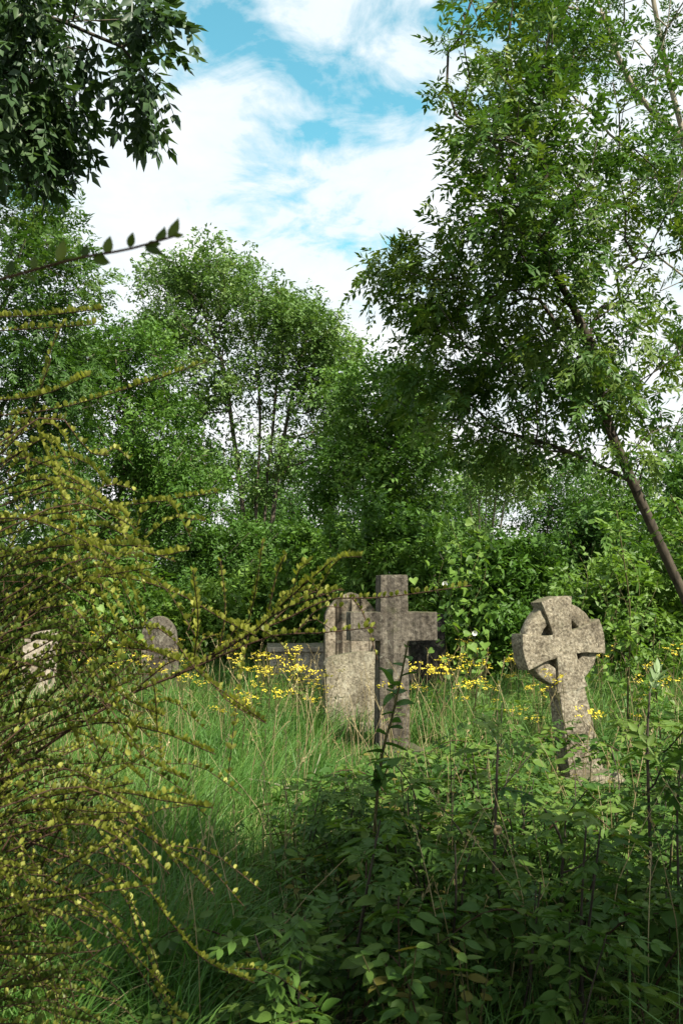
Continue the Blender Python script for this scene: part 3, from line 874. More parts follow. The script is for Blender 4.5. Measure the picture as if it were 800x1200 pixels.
def meadow_points(n, g, ymin=2.4, ymax=24, tuft=None):
    u = g.random(n)
    y = ymin * (ymax / ymin) ** (u ** .8)
    x = g.uniform(-1, 1, n) * (.42 * y + 1.6)
    return x, y
g = np.random.default_rng(21)
n = 3900
tx, ty = meadow_points(n, g)
ok = ~((ty < 4.6) & (tx > -.30 + .1 * np.sin(ty * 3)) & (g.random(n) < np.where(tx > .5, .55, .85)))
tx, ty = tx[ok], ty[ok]; n = len(tx)
per = 32
x = (tx[:, None] + g.normal(0, .07, (n, per)) * (1 + ty[:, None] * .04)).ravel()
y = (ty[:, None] + g.normal(0, .07, (n, per)) * (1 + ty[:, None] * .04)).ravel()
pn = .5 + .5 * np.sin(tx * 1.9 + 2.1 * np.sin(ty * .8)) * np.sin(ty * 1.6 + tx)
th = np.repeat(g.uniform(.22, .6, n) * (.65 + .6 * pn), per)
h = th * g.uniform(.55, 1.15, n * per)
def sight(x, y):
    """trodden short growth in front of the two crosses"""
    u_ = x / y * FPX + 400
    cap = np.full(np.shape(x), 9.0)
    for lo, hi, dd in ((395, 505, 8.75), (625, 720, 7.7)):
        m_ = (u_ > lo - 12) & (u_ < hi + 12) & (y < dd + .4)
        cap = np.where(m_, np.maximum(1.6 * (1 - y / (dd + .15)), .13), cap)
    return cap
h = np.minimum(h, sight(x, y) * g.uniform(.8, 1.25, len(x)))
patch = .5 + .5 * np.sin(x * 1.7 + np.sin(y * 1.1) * 2) * np.cos(y * 1.3 + 1)
var = np.clip(.35 * np.repeat(g.random(n), per) + .35 * patch + .3 * g.random(n * per), 0, 1)
tl = np.repeat(g.uniform(.25, .9, n), per) * g.uniform(.5, 1.5, n * per)
V, F = blades(x, y, h, g.uniform(.004, .009, n * per) * (1 + y * .03), tl, g)
gr = link('grass', tri_mesh('grass', V, F, M['grass'], np.repeat(var, 7)))
tag(gr, 'long green meadow grass round the graves', 'grass', kind='stuff')

n = 10000
x, y = meadow_points(n, g, 3.2, 18)
h = np.minimum(g.uniform(.15, .42, n), sight(x, y))
V, F = blades(x, y, h, g.uniform(.003, .007, n) * (1 + y * .03), g.uniform(.6, 1.8, n), g)
tag(link('dead_grass', tri_mesh('dead_grass', V, F, M['straw'], np.repeat(g.random(n), 7))), 'dead yellowed grass blades matted through the meadow', 'grass', kind='stuff')
# dry stalks with seed heads
acc = Acc()
n = 950
x, y = meadow_points(n, g, 3.2, 17)
for i in range(n):
    hh = g.uniform(.5, .95); a = g.uniform(0, 6.28); l = g.uniform(.05, .35)
    z0 = float(gz_clip(x[i], y[i]))
    top = np.array([x[i] + math.cos(a) * l, y[i] + math.sin(a) * l, z0 + hh])
    c = curve([(x[i], y[i], z0 - .02), (x[i] + math.cos(a) * l * .25, y[i] + math.sin(a) * l * .25, z0 + hh * .55), top], 5)
    v = g.random()
    acc.add(*tube(c, [.0028, .0026, .0022, .0018, .0012], 3), v)
    if g.random() < .6:
        d_ = norm(c[-1] - c[-2])
        for k in range(7):
            q_ = c[-1] - d_ * .014 * k
            sd_ = norm(g.normal(0, 1, 3)) * .012
            acc.add([q_, q_ + d_ * .012 + sd_, q_ + d_ * .022 + sd_ * .6], [[0, 1, 2]], v)
tag(acc.build('dry_grass', M['straw']), 'thin straw coloured dry grass stalks standing in the meadow', 'grass', kind='stuff')

# ------------------------------------------------------------------ things with copies
def copy_tree(o, parent=None):
    c = o.copy(); COL.objects.link(c); c.parent = parent
    for ch in list(o.children): copy_tree(ch, c)
    return c

# ragwort
def ragwort(seed, hgt):
    g = np.random.default_rng(seed)
    root = empty('ragwort')
    st = Acc()
    main = curve([(0, 0, -.03), (.02, .01, hgt * .5), (g.normal(0, .03), g.normal(0, .03), hgt)], 6)
    st.add(*tube(main, [.005, .005, .0045, .004, .0035, .003], 4))
    heads = []
    for k in range(7):
        t = g.uniform(.68, .98); i = min(int(t * 5), 4); p0 = main[i]
        a = g.uniform(0, 6.28); l = g.uniform(.05, .14)
        tip = np.array([p0[0] + math.cos(a) * l, p0[1] + math.sin(a) * l, hgt * g.uniform(.93, 1.08)])
        st.add(*tube(curve([p0, (p0 + tip) / 2 + [0, 0, -.02], tip], 4), .002, 3)); heads.append(tip)
    heads.append(main[-1])
    st.build('stem', M['stem_green'], root)
    fl = Acc()
    for hpos in heads:
        for k in range(7):
            c = hpos + np.array([g.normal(0, .022), g.normal(0, .022), g.normal(0, .008)])
            r_ = g.uniform(.009, .014); nrm = norm(np.array([g.normal(0, .4), g.normal(0, .4) - .3, 1]))
            u = norm(np.cross(nrm, [1, .2, 0])); w = np.cross(nrm, u)
            ang = np.arange(10) * 2 * math.pi / 10
            rim = [c + r_ * (1 if j % 2 else .62) * (math.cos(t) * u + math.sin(t) * w) for j, t in enumerate(ang)]
            fl.add([c + nrm * .004] + rim, [[0, j + 1, (j + 1) % 10 + 1] for j in range(10)], g.random())
        fl_n = None
    tag(fl.build('flower_cluster', M['petal'], root), kind='stuff')
    lf = Acc()
    tpl = [compound(3, .09, .035, .014, seed + j) for j in range(2)]
    pos = np.array([main[int(g.integers(0, 4))] + [0, 0, g.uniform(0, hgt * .15)] for _ in range(16)])
    a = g.uniform(0, 6.28, 16)
    V, F, Av = scatter(tpl, pos, frames(np.stack([np.cos(a), np.sin(a), np.full(16, .25)], -1), .2, g), g.uniform(.8, 1.4, 16), g)
    tag(link('foliage', tri_mesh('foliage', V, F, M['under'], Av), root), kind='stuff')
    return root
protos = [ragwort(300 + i, h_) for i, h_ in enumerate((.62, .75, .88, .7))]
g = np.random.default_rng(31)
spots = []
def flowers(px0, px1, d0, d1, n):
    for _ in range(n):
        d = g.uniform(d0, d1); spots.append(((g.uniform(px0, px1) - 400) / FPX * d, d))
flowers(180, 335, 9.5, 17, 22); flowers(200, 390, 7.4, 9.8, 8); flowers(520, 640, 7.8, 9.6, 8); flowers(60, 180, 11, 15, 12); flowers(340, 385, 9.2, 11, 7); flowers(480, 520, 9.3, 11, 5)
flowers(530, 640, 8.8, 13.5, 12); flowers(660, 690, 6.9, 7.3, 2); flowers(250, 340, 9.5, 12, 8); flowers(700, 790, 8.5, 11, 7); flowers(495, 560, 13.5, 15, 8)
flowers(455, 475, 7.7, 8.0, 1)
for i, (x, y) in enumerate(spots):
    o = protos[i] if i < 4 else copy_tree(protos[i % 4])
    o.location = (x, y, float(gz_clip(x, y)))
    o.rotation_euler = (g.normal(0, .06), g.normal(0, .06), g.uniform(0, 6.28))
    s = g.uniform(.6, 1.12); o.scale = (s, s, s)
    px_ = x / y * FPX + 400
    where = ('left of the round-topped grey headstone' if px_ < 172 else 'between the round-topped headstone and the tomb slab' if px_ < 325 else 'left of the headstones behind the plain cross' if px_ < 440
             else 'just right of the plain cross' if px_ < 526 else 'between the vine and the Celtic cross' if px_ < 650 else 'at the foot of the Celtic cross' if px_ < 695 else 'between the Celtic cross and the right edge')
    tag(o, 'yellow flowering ragwort ' + where, 'flower', 'yellow ragwort ' + where)

# ------------------------------------------------------------------ saplings and undergrowth, leaf by leaf
M['yellowed'] = leaf_mat('yellowed_leaf', (.09, .08, .015), (.13, .12, .025), (.18, .17, .04), .3, .6, .15)
def leaf_meshes(tpls, mat, name='leaf'):
    ex = [tri_mesh(name, *tpls[0], M['yellowed'], np.full(len(tpls[0][0]), .5))] if mat is M['under'] and len(tpls[0][0]) < 30 else []
    return ex + [tri_mesh(name, v, f, mat, np.full(len(v), a)) for v, f in tpls for a in (.15, .4, .65, .9)]
LM_ash = leaf_meshes([compound(3, .16, .075, .034, s, .3, fine=True) for s in (60, 61)] + [compound(4, .2, .075, .032, 62, .35, fine=True)], M['under'])
LM_ashpale = leaf_meshes([compound(3, .11, .075, .032, s, .15, fine=True, ang=45) for s in (63, 64)], M['palesap'])
LM_oval = leaf_meshes([leaflet_fine(.068, .038, .1, .2), leaflet_fine(.056, .030, .14, .3)], M['under'])
LM_ovaldark = leaf_meshes([leaflet_fine(.085, .05, .1, .25), leaflet_fine(.07, .042, .14, .3)], M['deep'])
LM_tri = []
def trifoliate(seed):
    g = np.random.default_rng(seed); acc = Acc()
    for a, l in ((0, .085), (62, .068), (-62, .068)):
        V, F = leaflet_fine(l, .055 * l / .085, .12, .25)
        acc.add((V + [.03, 0, 0]) @ (rotz(R(a + g.uniform(-6, 6))) @ roty(R(g.uniform(0, 20)))).T + [.03, 0, 0], F)
    acc.add([[0, .002, 0], [0, -.002, 0], [.06, 0, 0]], [[0, 1, 2]])
    return np.concatenate(acc.V), np.concatenate(acc.F)
LM_tri = leaf_meshes([trifoliate(s) for s in (70, 71)], M['under'])
LM_heart = leaf_meshes([leaflet_fine(.085, .085, .10, .25, heart=True), leaflet_fine(.07, .07, .12, .3, heart=True)], M['bright'])
LM_elder = leaf_meshes([compound(2, .15, .10, .05, s, .35, fine=True) for s in (80, 81)], M['bright'])

def put_leaf(parent, meshes, p, d, s, g, up_noise=.3, name='leaf'):
    Rm = frames(np.asarray(d, float)[None], up_noise, g)[0]
    mw = Matrix.LocRotScale(Vector(p), Matrix(Rm.tolist()).to_quaternion(), Vector((s, s, s)))
    return link(name, meshes[int(g.integers(0, len(meshes)))], parent, mw)

def sapling(name, label, cat, ctrl, r0, meshes, g, n_leaf, first=.3, pair=True, scale=(.8, 1.2), rise=.25, bark=None, top=None, group=None, droop=0.0, side=0):
    base = Vector(tuple(ctrl[0])); root = empty(name, tuple(base)); tag(root, label, cat, group)
    b0 = np.array(base)
    c = curve(ctrl, 14) - b0
    st = Acc(); st.add(*tube(c, np.linspace(r0, r0 * .4, 14), 6))
    a0 = g.uniform(0, 6.28)
    pts = []
    for k in range(side):                                  # side shoots
        i = int(g.integers(4, 11)); a = g.uniform(0, 6.28); l = g.uniform(.12, .3)
        tip = c[i] + np.array([math.cos(a) * l, math.sin(a) * l, l * .7])
        sc_ = curve([c[i], c[i] + (tip - c[i]) * .5 + [0, 0, -.02], tip], 5)
        st.add(*tube(sc_, np.linspace(r0 * .5, r0 * .25, 5), 4))
        for q_ in sc_[2:]: pts.append((q_, norm(tip - c[i])))
    st.build('stem', bark or M['stem_green'], root, smooth=True)
    for k in range(n_leaf):
        t = first + (1 - first) * (k + .5) / n_leaf
        f = t * 13; i = min(int(f), 12); p = c[i] + (c[i + 1] - c[i]) * (f - i)
        for s_ in ((0, math.pi) if pair else (0,)):
            a = a0 + k * (math.pi / 2 if pair else 2.4) + s_ + g.normal(0, .25)
            d = (math.cos(a), math.sin(a), rise - droop + g.normal(0, .2))
            put_leaf(root, meshes, p, d, g.uniform(*scale) * (1.1 - .35 * t), g)
    for q_, dd in pts:
        for _ in range(2):
            put_leaf(root, meshes, q_, dd * .6 + g.normal(0, .6, 3), g.uniform(*scale) * .85, g)
    if top:
        for k in range(3):
            a = g.uniform(0, 6.28)
            put_leaf(root, top, c[-1], (math.cos(a) * .45, math.sin(a) * .45, 1.0), g.uniform(.8, 1.1), g, .8)
    return root
def gat(px, d): x = (px - 400) / FPX * d; return gp(x, d)
g = np.random.default_rng(51)
sapling('elm_sapling', 'thin sapling with oval leaves rising in front of the plain cross', 'sapling', [gat(425, 4.3), at(432, 1060, 4.3), at(445, 900, 4.3), at(462, 830, 4.25), at(478, 752, 4.2)], .011, LM_ovaldark, g, 20, .28, pair=False, scale=(1.0, 1.5), side=3)
sapling('ash_sapling', 'straight ash sapling with pale leaf tuft at its tip and a snail on its stem', 'sapling', [gat(573, 3.7), at(574, 1100, 3.7), at(579, 1000, 3.7), at(582, 900, 3.7), at(583, 872, 3.7)], .010, LM_ash, g, 4, .15, scale=(.7, 1.0), bark=M['bark_dark'], top=LM_ashpale)
sapling('ash_sapling', 'bent bare-stemmed ash sapling between snail sapling and right edge', 'sapling', [gat(656, 3.9), at(657, 1060, 3.9), at(659, 1000, 3.9), at(652, 972, 3.85), at(637, 948, 3.8)], .009, LM_ash, g, 3, .5, scale=(.7, 1.0), bark=M['bark_dark'], side=1)
sapling('ash_sapling', 'tall dark-stemmed ash sapling right of the Celtic cross with pale top leaves', 'sapling', [gat(766, 3.9), at(765, 1100, 3.9), at(761, 980, 3.9), at(758, 870, 3.9), at(761, 812, 3.9)], .011, LM_ash, g, 6, .35, scale=(.75, 1.1), bark=M['bark_dark'], top=LM_ashpale, side=2)
sapling('ash_sapling', 'short ash sapling left of the snail sapling in the shade', 'sapling', [gat(529, 3.6), at(530, 1120, 3.6), at(534, 1050, 3.6), at(533, 990, 3.6)], .008, LM_ash, g, 6, .2, scale=(.7, 1.0), bark=M['bark_dark'])
sapling('ash_sapling', 'young ash sapling by the grassy gap with dark stem in shade', 'sapling', [gat(331, 4.6), at(330, 1065, 4.6), at(322, 1000, 4.6)], .006, LM_ash, g, 3, .5, scale=(.6, .9), bark=M['twig'])
sapling('ash_sapling', 'slight ash sapling just left of the bent one', 'sapling', [gat(612, 4.3), at(612, 1080, 4.3), at(615, 1000, 4.3), at(611, 930, 4.3)], .007, LM_ash, g, 6, .3, scale=(.7, 1.0), bark=M['bark_dark'])
sapling('ash_sapling', 'ash sapling close to the right edge below tall dark-stemmed one', 'sapling', [gat(795, 3.8), at(797, 1080, 3.8), at(793, 960, 3.8), at(798, 880, 3.8)], .008, LM_ash, g, 7, .3, scale=(.7, 1.1), bark=M['bark_dark'])
stems = []
for i in range(16):
    for _ in range(50):
        px, d = g.uniform(470, 800), g.uniform(3.5, 5.2)
        x = (px - 400) / FPX * d
        if all(math.hypot(x - a, d - b) > .22 for a, b in stems) and not (640 < px < 700 and d > 4.6): break
    stems.append((x, d))
    hh = g.uniform(.6, 1.0)
    b0_ = gat(px, d)
    o = sapling('ash_sapling', 'x', 'sapling', [b0_, b0_ + Vector((g.normal(0, .03), g.normal(0, .03), hh * .4)), b0_ + Vector((g.normal(0, .05), g.normal(0, .05), hh * .75)), b0_ + Vector((g.normal(0, .09), g.normal(0, .09), hh))], g.uniform(.0045, .007), LM_ash, g, int(g.integers(3, 6)), .45, scale=(.6, .95), bark=M['bark_dark'], group='thin ash saplings in the undergrowth')
    o['px'] = px
for i, o in enumerate(sorted([o for o in bpy.data.objects if o.get('label') == 'x'], key=lambda o: o['px'])):
    o['label'] = ('first', 'second', 'third', 'fourth', 'fifth', 'sixth', 'seventh', 'eighth', 'ninth', 'tenth', 'eleventh', 'twelfth', 'thirteenth', 'fourteenth', 'fifteenth', 'sixteenth')[i] + ' from left of the thin whippy ash saplings in the right undergrowth'
    del o['px']
# elder shoots at right
sapling('elder_shoot', 'bright elder shoot at the right edge with broad leaves', 'sapling', [gat(850, 7.7), at(842, 800, 7.7), at(825, 680, 7.7), at(800, 610, 7.7), at(785, 580, 7.7)], .014, LM_elder, g, 14, .35, scale=(.9, 1.35), side=5)
sapling('elder_shoot', 'bright leafy elder shoot right of the Celtic cross ring', 'sapling', [gat(735, 8.4), at(735, 830, 8.4), at(738, 720, 8.4), at(728, 640, 8.3), at(722, 598, 8.3)], .012, LM_elder, g, 16, .25, scale=(.8, 1.2), side=4)
sapling('elder_shoot', 'short elder shoot between Celtic cross and right edge', 'sapling', [gat(770, 8.0), at(772, 850, 8.0), at(765, 770, 8.0), at(768, 720, 8.0)], .010, LM_elder, g, 10, .2, scale=(.8, 1.1), side=3)

# snail on the stem
sn_p = at(579, 972, 3.68)
sn = empty('snail', tuple(sn_p), (0, 0, .4)); tag(sn, 'small brown snail clinging to a straight ash sapling stem', 'snail')
acc = Acc()
t = np.linspace(0, 4.6 * math.pi, 46)
rr = .004 + .011 * t / t[-1]
c = np.stack([rr * np.cos(t), -.018 + .006 * (1 - t / t[-1]) - .004 * np.ones_like(t), rr * np.sin(t)], -1)
acc.add(*tube(c, .002 + .0062 * t / t[-1], 8))
acc.build('shell', M['shell'], sn, smooth=True)
acc = Acc(); c = curve([(.004, -.010, -.024), (.002, -.0085, -.006), (0, -.0085, .012), (-.002, -.012, .024)], 9)
acc.add(*tube(c, [.002, .004, .005, .0055, .0055, .005, .0045, .004, .003], 8))
for s_ in (-1, 1): acc.add(*tube(curve([(0, -.012, .022), (s_ * .004, -.016, .030), (s_ * .006, -.019, .034)], 4), .0009, 4))
acc.build('body', M['snail'], sn, smooth=True)

# vines climbing behind and between the crosses
def vine(label, px, d, top, n_leaf, seed, wid=.25):
    g = np.random.default_rng(seed)
    b = gat(px, d); root = empty('climbing_vine', tuple(b)); tag(root, label, 'vine')
    st = Acc(); zt = at(px, top, d).z - b.z
    for s_ in range(4):
        ph = g.uniform(0, 6.28); hh = zt * g.uniform(.75, 1.0); z = np.linspace(-.03, hh, 22)
        a = z * 5 + ph
        off = g.normal(0, wid * .45)
        c = np.stack([off * z / zt * 1.3 + .09 * np.cos(a), .09 * np.sin(a), z], -1)
        st.add(*tube(c, np.linspace(.007, .0025, 22), 4))
        for k in range(n_leaf // 4):
            i = int(g.integers(2, 21)); q_ = c[i] + g.normal(0, wid * .38, 3) * [1, .7, .3]
            put_leaf(root, LM_heart, q_, (g.normal(0, .7), -.7 + g.normal(0, .5), -.35 + g.normal(0, .35)), g.uniform(.9, 1.6), g, .5)
    st.build('stem', M['stem_green'], root)
    for k in range(2 if px < 600 else 0):
        acc = Acc(); n = 12; a = np.arange(n) * 2 * math.pi / n
        acc.add([[0, .03, 0]] + [[.032 * math.cos(t_), 0, .032 * math.sin(t_)] for t_ in a], [[0, j + 1, (j + 1) % n + 1] for j in range(n)])
        o = acc.build('flower', M['white_petal'], root)
        q_ = at((521, 556)[k], (684, 742)[k], d - .3) - b
        o.location = q_
    return root
vine('bright green climbing vine with heart-shaped leaves between the two crosses', 541, 11.2, 588, 280, 61, .40)
vine('bright green vine tangle at right under the leaning trunk', 745, 9.6, 640, 90, 62, .32)
vine('heart-leaved vine tangle near the foot of leaning ash', 700, 12.2, 610, 80, 63, .35)
vine('bright vine tangle at left behind the yellow shrub sprays', 150, 12.5, 640, 100, 64, .4)

# filler undergrowth: three kinds, copied
def plant_oval(seed, hgt):
    g = np.random.default_rng(seed); root = empty('undergrowth_plant'); st = Acc()
    for s_ in range(3):
        a = g.uniform(0, 6.28); l = g.uniform(.05, .25); hh = hgt * g.uniform(.7, 1)
        c = curve([(g.normal(0, .03), g.normal(0, .03), -.03), (math.cos(a) * l * .4, math.sin(a) * l * .4, hh * .55), (math.cos(a) * l, math.sin(a) * l, hh)], 9)
        st.add(*tube(c, np.linspace(.006, .002, 9), 4))
        for i in range(2, 9):
            b = g.uniform(0, 6.28)
            for q_ in (0, math.pi):
                put_leaf(root, LM_oval, c[i], (math.cos(b + q_), math.sin(b + q_), g.normal(.05, .25)), g.uniform(.7, 1.25), g)
    st.build('stem', M['stem_green'], root); return root
def plant_ash(seed, hgt):
    g = np.random.default_rng(seed); root = empty('undergrowth_plant'); st = Acc()
    for s_ in range(2):
        a = g.uniform(0, 6.28); l = g.uniform(.02, .15); hh = hgt * g.uniform(.75, 1)
        c = curve([(g.normal(0, .04), g.normal(0, .04), -.03), (math.cos(a) * l * .4, math.sin(a) * l * .4, hh * .5), (math.cos(a) * l, math.sin(a) * l, hh)], 8)
        st.add(*tube(c, np.linspace(.007, .003, 8), 4))
        for i in range(2, 8):
            b = g.uniform(0, 6.28)
            for q_ in (0, math.pi):
                put_leaf(root, LM_ash, c[i], (math.cos(b + q_), math.sin(b + q_), g.normal(.3, .2)), g.uniform(.75, 1.15), g)
    st.build('stem', M['bark_dark'], root); return root
def plant_bramble(seed, hgt):
    g = np.random.default_rng(seed); root = empty('bramble'); st = Acc()
    for s_ in range(3):
        a = g.uniform(0, 6.28); l = g.uniform(.35, .7); hh = hgt * g.uniform(.7, 1)
        c = curve([(0, 0, -.03), (math.cos(a) * l * .35, math.sin(a) * l * .35, hh * .8), (math.cos(a) * l * .75, math.sin(a) * l * .75, hh), (math.cos(a) * l * 1.1, math.sin(a) * l * 1.1, hh * .75)], 13)
        st.add(*tube(c, np.linspace(.006, .002, 13), 4))
        for i in range(2, 13):
            b = g.uniform(0, 6.28)
            put_leaf(root, LM_tri, c[i], (math.cos(b), math.sin(b), g.normal(.2, .25)), g.uniform(.8, 1.3), g)
            if i % 2: put_leaf(root, LM_tri, c[i], (math.cos(b + 3), math.sin(b + 3), g.normal(.2, .25)), g.uniform(.7, 1.1), g)
    st.build('stem', M['twig'], root); return root
kinds = [[plant_oval(400 + i, h_) for i, h_ in enumerate((.55, .7))], [plant_ash(410 + i, h_) for i, h_ in enumerate((.6, .8))], [plant_bramble(420 + i, h_) for i, h_ in enumerate((.5, .65))]]
LAB = [('oval-leaved seedling clump in the foreground undergrowth', 'plant', 'oval-leaved undergrowth clumps'),
       ('ash seedling clump with feathered leaves in the foreground undergrowth', 'plant', 'ash seedling clumps in the undergrowth'),
       ('arching bramble with three-part leaves in the foreground undergrowth', 'bramble', 'brambles in the undergrowth')]
used = set(); planted = []
g = np.random.default_rng(71)
spots = []
for _ in range(1000):
    if len(spots) >= 125: break
    d = 3.0 * (7.0 / 3.0) ** g.random()
    px = g.uniform(330, 830)
    lim = 330 + max(0, (d - 4.6)) * 45           # the grassy gap stays open on the left
    if px < lim: continue
    x = (px - 400) / FPX * d
    if math.hypot(x - cc.location.x, d - cc.location.y) < .55: continue
    if any(math.hypot(x - a, d - b) < .17 for a, b, _ in spots): continue
    spots.append((x, d, 0))
for px, d in ((250, 3.3), (290, 3.4), (330, 3.2), (340, 3.7), (300, 4.2), (360, 4.4), (270, 5.2), (380, 5.0), (350, 5.6), (215, 3.6), (385, 3.5), (355, 3.4)):
    spots.append(((px - 400) / FPX * d, d, 1))
for x, y, low in spots:
    k = int(g.choice(3, p=[.36, .42, .22])); j = int(g.integers(0, 2))
    pr = kinds[k][j]
    o = pr if (k, j) not in used else copy_tree(pr)
    used.add((k, j))
    o.location = (x, y, float(gz_clip(x, y)))
    o.rotation_euler = (g.normal(0, .08), g.normal(0, .08), g.uniform(0, 6.28))
    s = g.uniform(.72, 1.05) * (.6 if low else 1.0)
    s = min(s, float(sight(np.array(x), np.array(y))) / ((.55, .7), (.7, .9), (.5, .65))[k][j])
    o.scale = (s, s, s)
    planted.append((o, k, x, y))
WANCH = [(100, 'left of the round-topped headstone'), (192, 'before the round-topped headstone'), (280, 'in the grassy gap'), (350, 'before the tomb slab'), (560, 'between the two crosses'), (620, 'left of the Celtic cross'), (760, 'right of the Celtic cross')]
cnt_ = {}
for i in range(34):
    d = g.uniform(7.0, 14.5); px = g.choice([g.uniform(90, 380), g.uniform(520, 800)]); x = (px - 400) / FPX * d
    if float(sight(np.array(x), np.array(d))) < 5: continue
    o = copy_tree(kinds[0][i % 2]); o.location = (x, d, float(gz_clip(x, d))); o.rotation_euler = (0, 0, g.uniform(0, 6.28)); s = g.uniform(.7, 1.0); o.scale = (s, s, s)
    o.name = 'meadow_weed'
    a_ = min(WANCH, key=lambda q_: abs(q_[0] - px))[1]; c_ = cnt_.get(a_, 0); cnt_[a_] = c_ + 1
    tag(o, ('tuft of', 'another tuft of', 'third tuft of', 'fourth tuft of', 'fifth tuft of', 'sixth tuft of', 'seventh tuft of', 'eighth tuft of', 'ninth tuft of')[min(c_, 8)] + ' broadleaf weed in the meadow grass ' + a_, 'weed', 'broadleaf weeds in the meadow')
ANCH = [(232, 1000, 'the yellow shrub sprays'), (331, 1030, 'the young sapling by the grassy gap'), (440, 960, 'the oval-leaved sapling before the plain cross'), (530, 1060, 'the short shaded sapling'),
        (577, 1020, 'the snail sapling'), (657, 1040, 'the bent sapling'), (683, 900, 'the foot of the Celtic cross'), (762, 1000, 'the tall dark-stemmed sapling'), (797, 1000, 'the right edge'), (470, 890, 'the base of the plain cross')]
ORD = ['', 'second ', 'third ', 'fourth ', 'fifth ', 'sixth ', 'seventh ', 'eighth ', 'ninth ', 'tenth ', 'eleventh ', 'twelfth ', 'thirteenth ', 'fourteenth ', 'fifteenth ']
NOUN = ['oval-leaved seedling clump', 'feathery ash seedling clump', 'three-leafleted bramble']
rank = {}
near = []
for o, k, x, y in planted:
    u_, v_ = x / y * FPX + 400, 690 + (CAMH - .3) / y * FPX
    dd = [math.hypot(u_ - a, v_ - b) for a, b, _ in ANCH]
    i = int(np.argmin(dd)); near.append((dd[i], i, k, o))
for dist, i, k, o in sorted(near, key=lambda q_: q_[0]):
    r_ = rank.get((i, k), 0); rank[(i, k)] = r_ + 1
    tag(o, NOUN[k] + ', ' + ORD[min(r_, 14)] + 'nearest to ' + ANCH[i][2], LAB[k][1], LAB[k][2])

# ------------------------------------------------------------------ yellow-green cotoneaster at left
g = np.random.default_rng(81)
CB = gp(-1.15, 2.15)
co = empty('cotoneaster_shrub', tuple(CB)); tag(co, 'sprawling yellow-green cotoneaster with long arching sprays at left', 'shrub')
cb = np.array(CB)
def spray_branch(ctrl, r0, leaf=.0125, gap=.0145, mat='yellow', n=None, side=0, start=.12, wild=1.0):
    r0 *= .62
    ctrl = [np.array(tuple(c)) - cb for c in ctrl]
    L = sum(np.linalg.norm(ctrl[i + 1] - ctrl[i]) for i in range(len(ctrl) - 1))
    n = max(8, int(L / .05))
    c = curve(ctrl, n)
    st = Acc(); st.add(*tube(c, np.linspace(r0, max(.0011, r0 * .25), n), 5))
    lf_pos, lf_dir = [], []
    def dress(c, L, start):
        k = int(L * (1 - start) / gap)
        for q_ in range(k):
            f = (start + (1 - start) * (q_ + g.random() * .6) / k) * (len(c) - 1.001); i = int(f)
            p = c[i] + (c[i + 1] - c[i]) * (f - i); d = norm(c[i + 1] - c[i])
            sd_ = norm(np.cross(d, [0, .25, 1.]))
            for s_ in (1, -1):
                lf_pos.append(p); lf_dir.append(norm(d * .28 + sd_ * s_ * .45 + np.array([0, 0, .85]) + g.normal(0, .22 * wild, 3)))
    dress(c, L, start)
    for _ in range(side):
        i = int(g.integers(max(1, n // 5), n - 1)); d = norm(c[min(i + 1, n - 1)] - c[i - 1]); l = g.uniform(.08, .26)
        out = norm(d * .9 + g.normal(0, .6, 3) * [.8, .8, 1])
        tip = c[i] + out * l + [0, 0, -.1 * l]
        sc_ = curve([c[i], c[i] + out * l * .5 + [0, 0, .02], tip], 6)
        st.add(*tube(sc_, np.linspace(r0 * .45, .001, 6), 4)); dress(sc_, l, .1)
    b = st.build('branch', M['twig'], co, smooth=True)
    pos = np.array(lf_pos); k = len(pos)
    tpl = [leaflet6(leaf * 1.1, leaf * .72, .15), leaflet6(leaf, leaf * .64, .2), leaflet6(leaf * .9, leaf * .66, .05)]
    V, F, Av = scatter(tpl, pos, frames(np.array(lf_dir), .5 * wild, g), g.uniform(.55, 1.3, k), g)
    tag(link('leaves', tri_mesh('leaves', V, F, M[mat], Av), b), kind='stuff')
    return b
root_p = lambda: CB + Vector((g.normal(0, .12), g.normal(0, .12), g.uniform(.0, .3)))
d0 = 2.0
def a2(pts, d_a=2.1, d_b=1.8): return [at(px, py, d_a + (d_b - d_a) * i / max(len(pts) - 1, 1)) for i, (px, py) in enumerate(pts)]
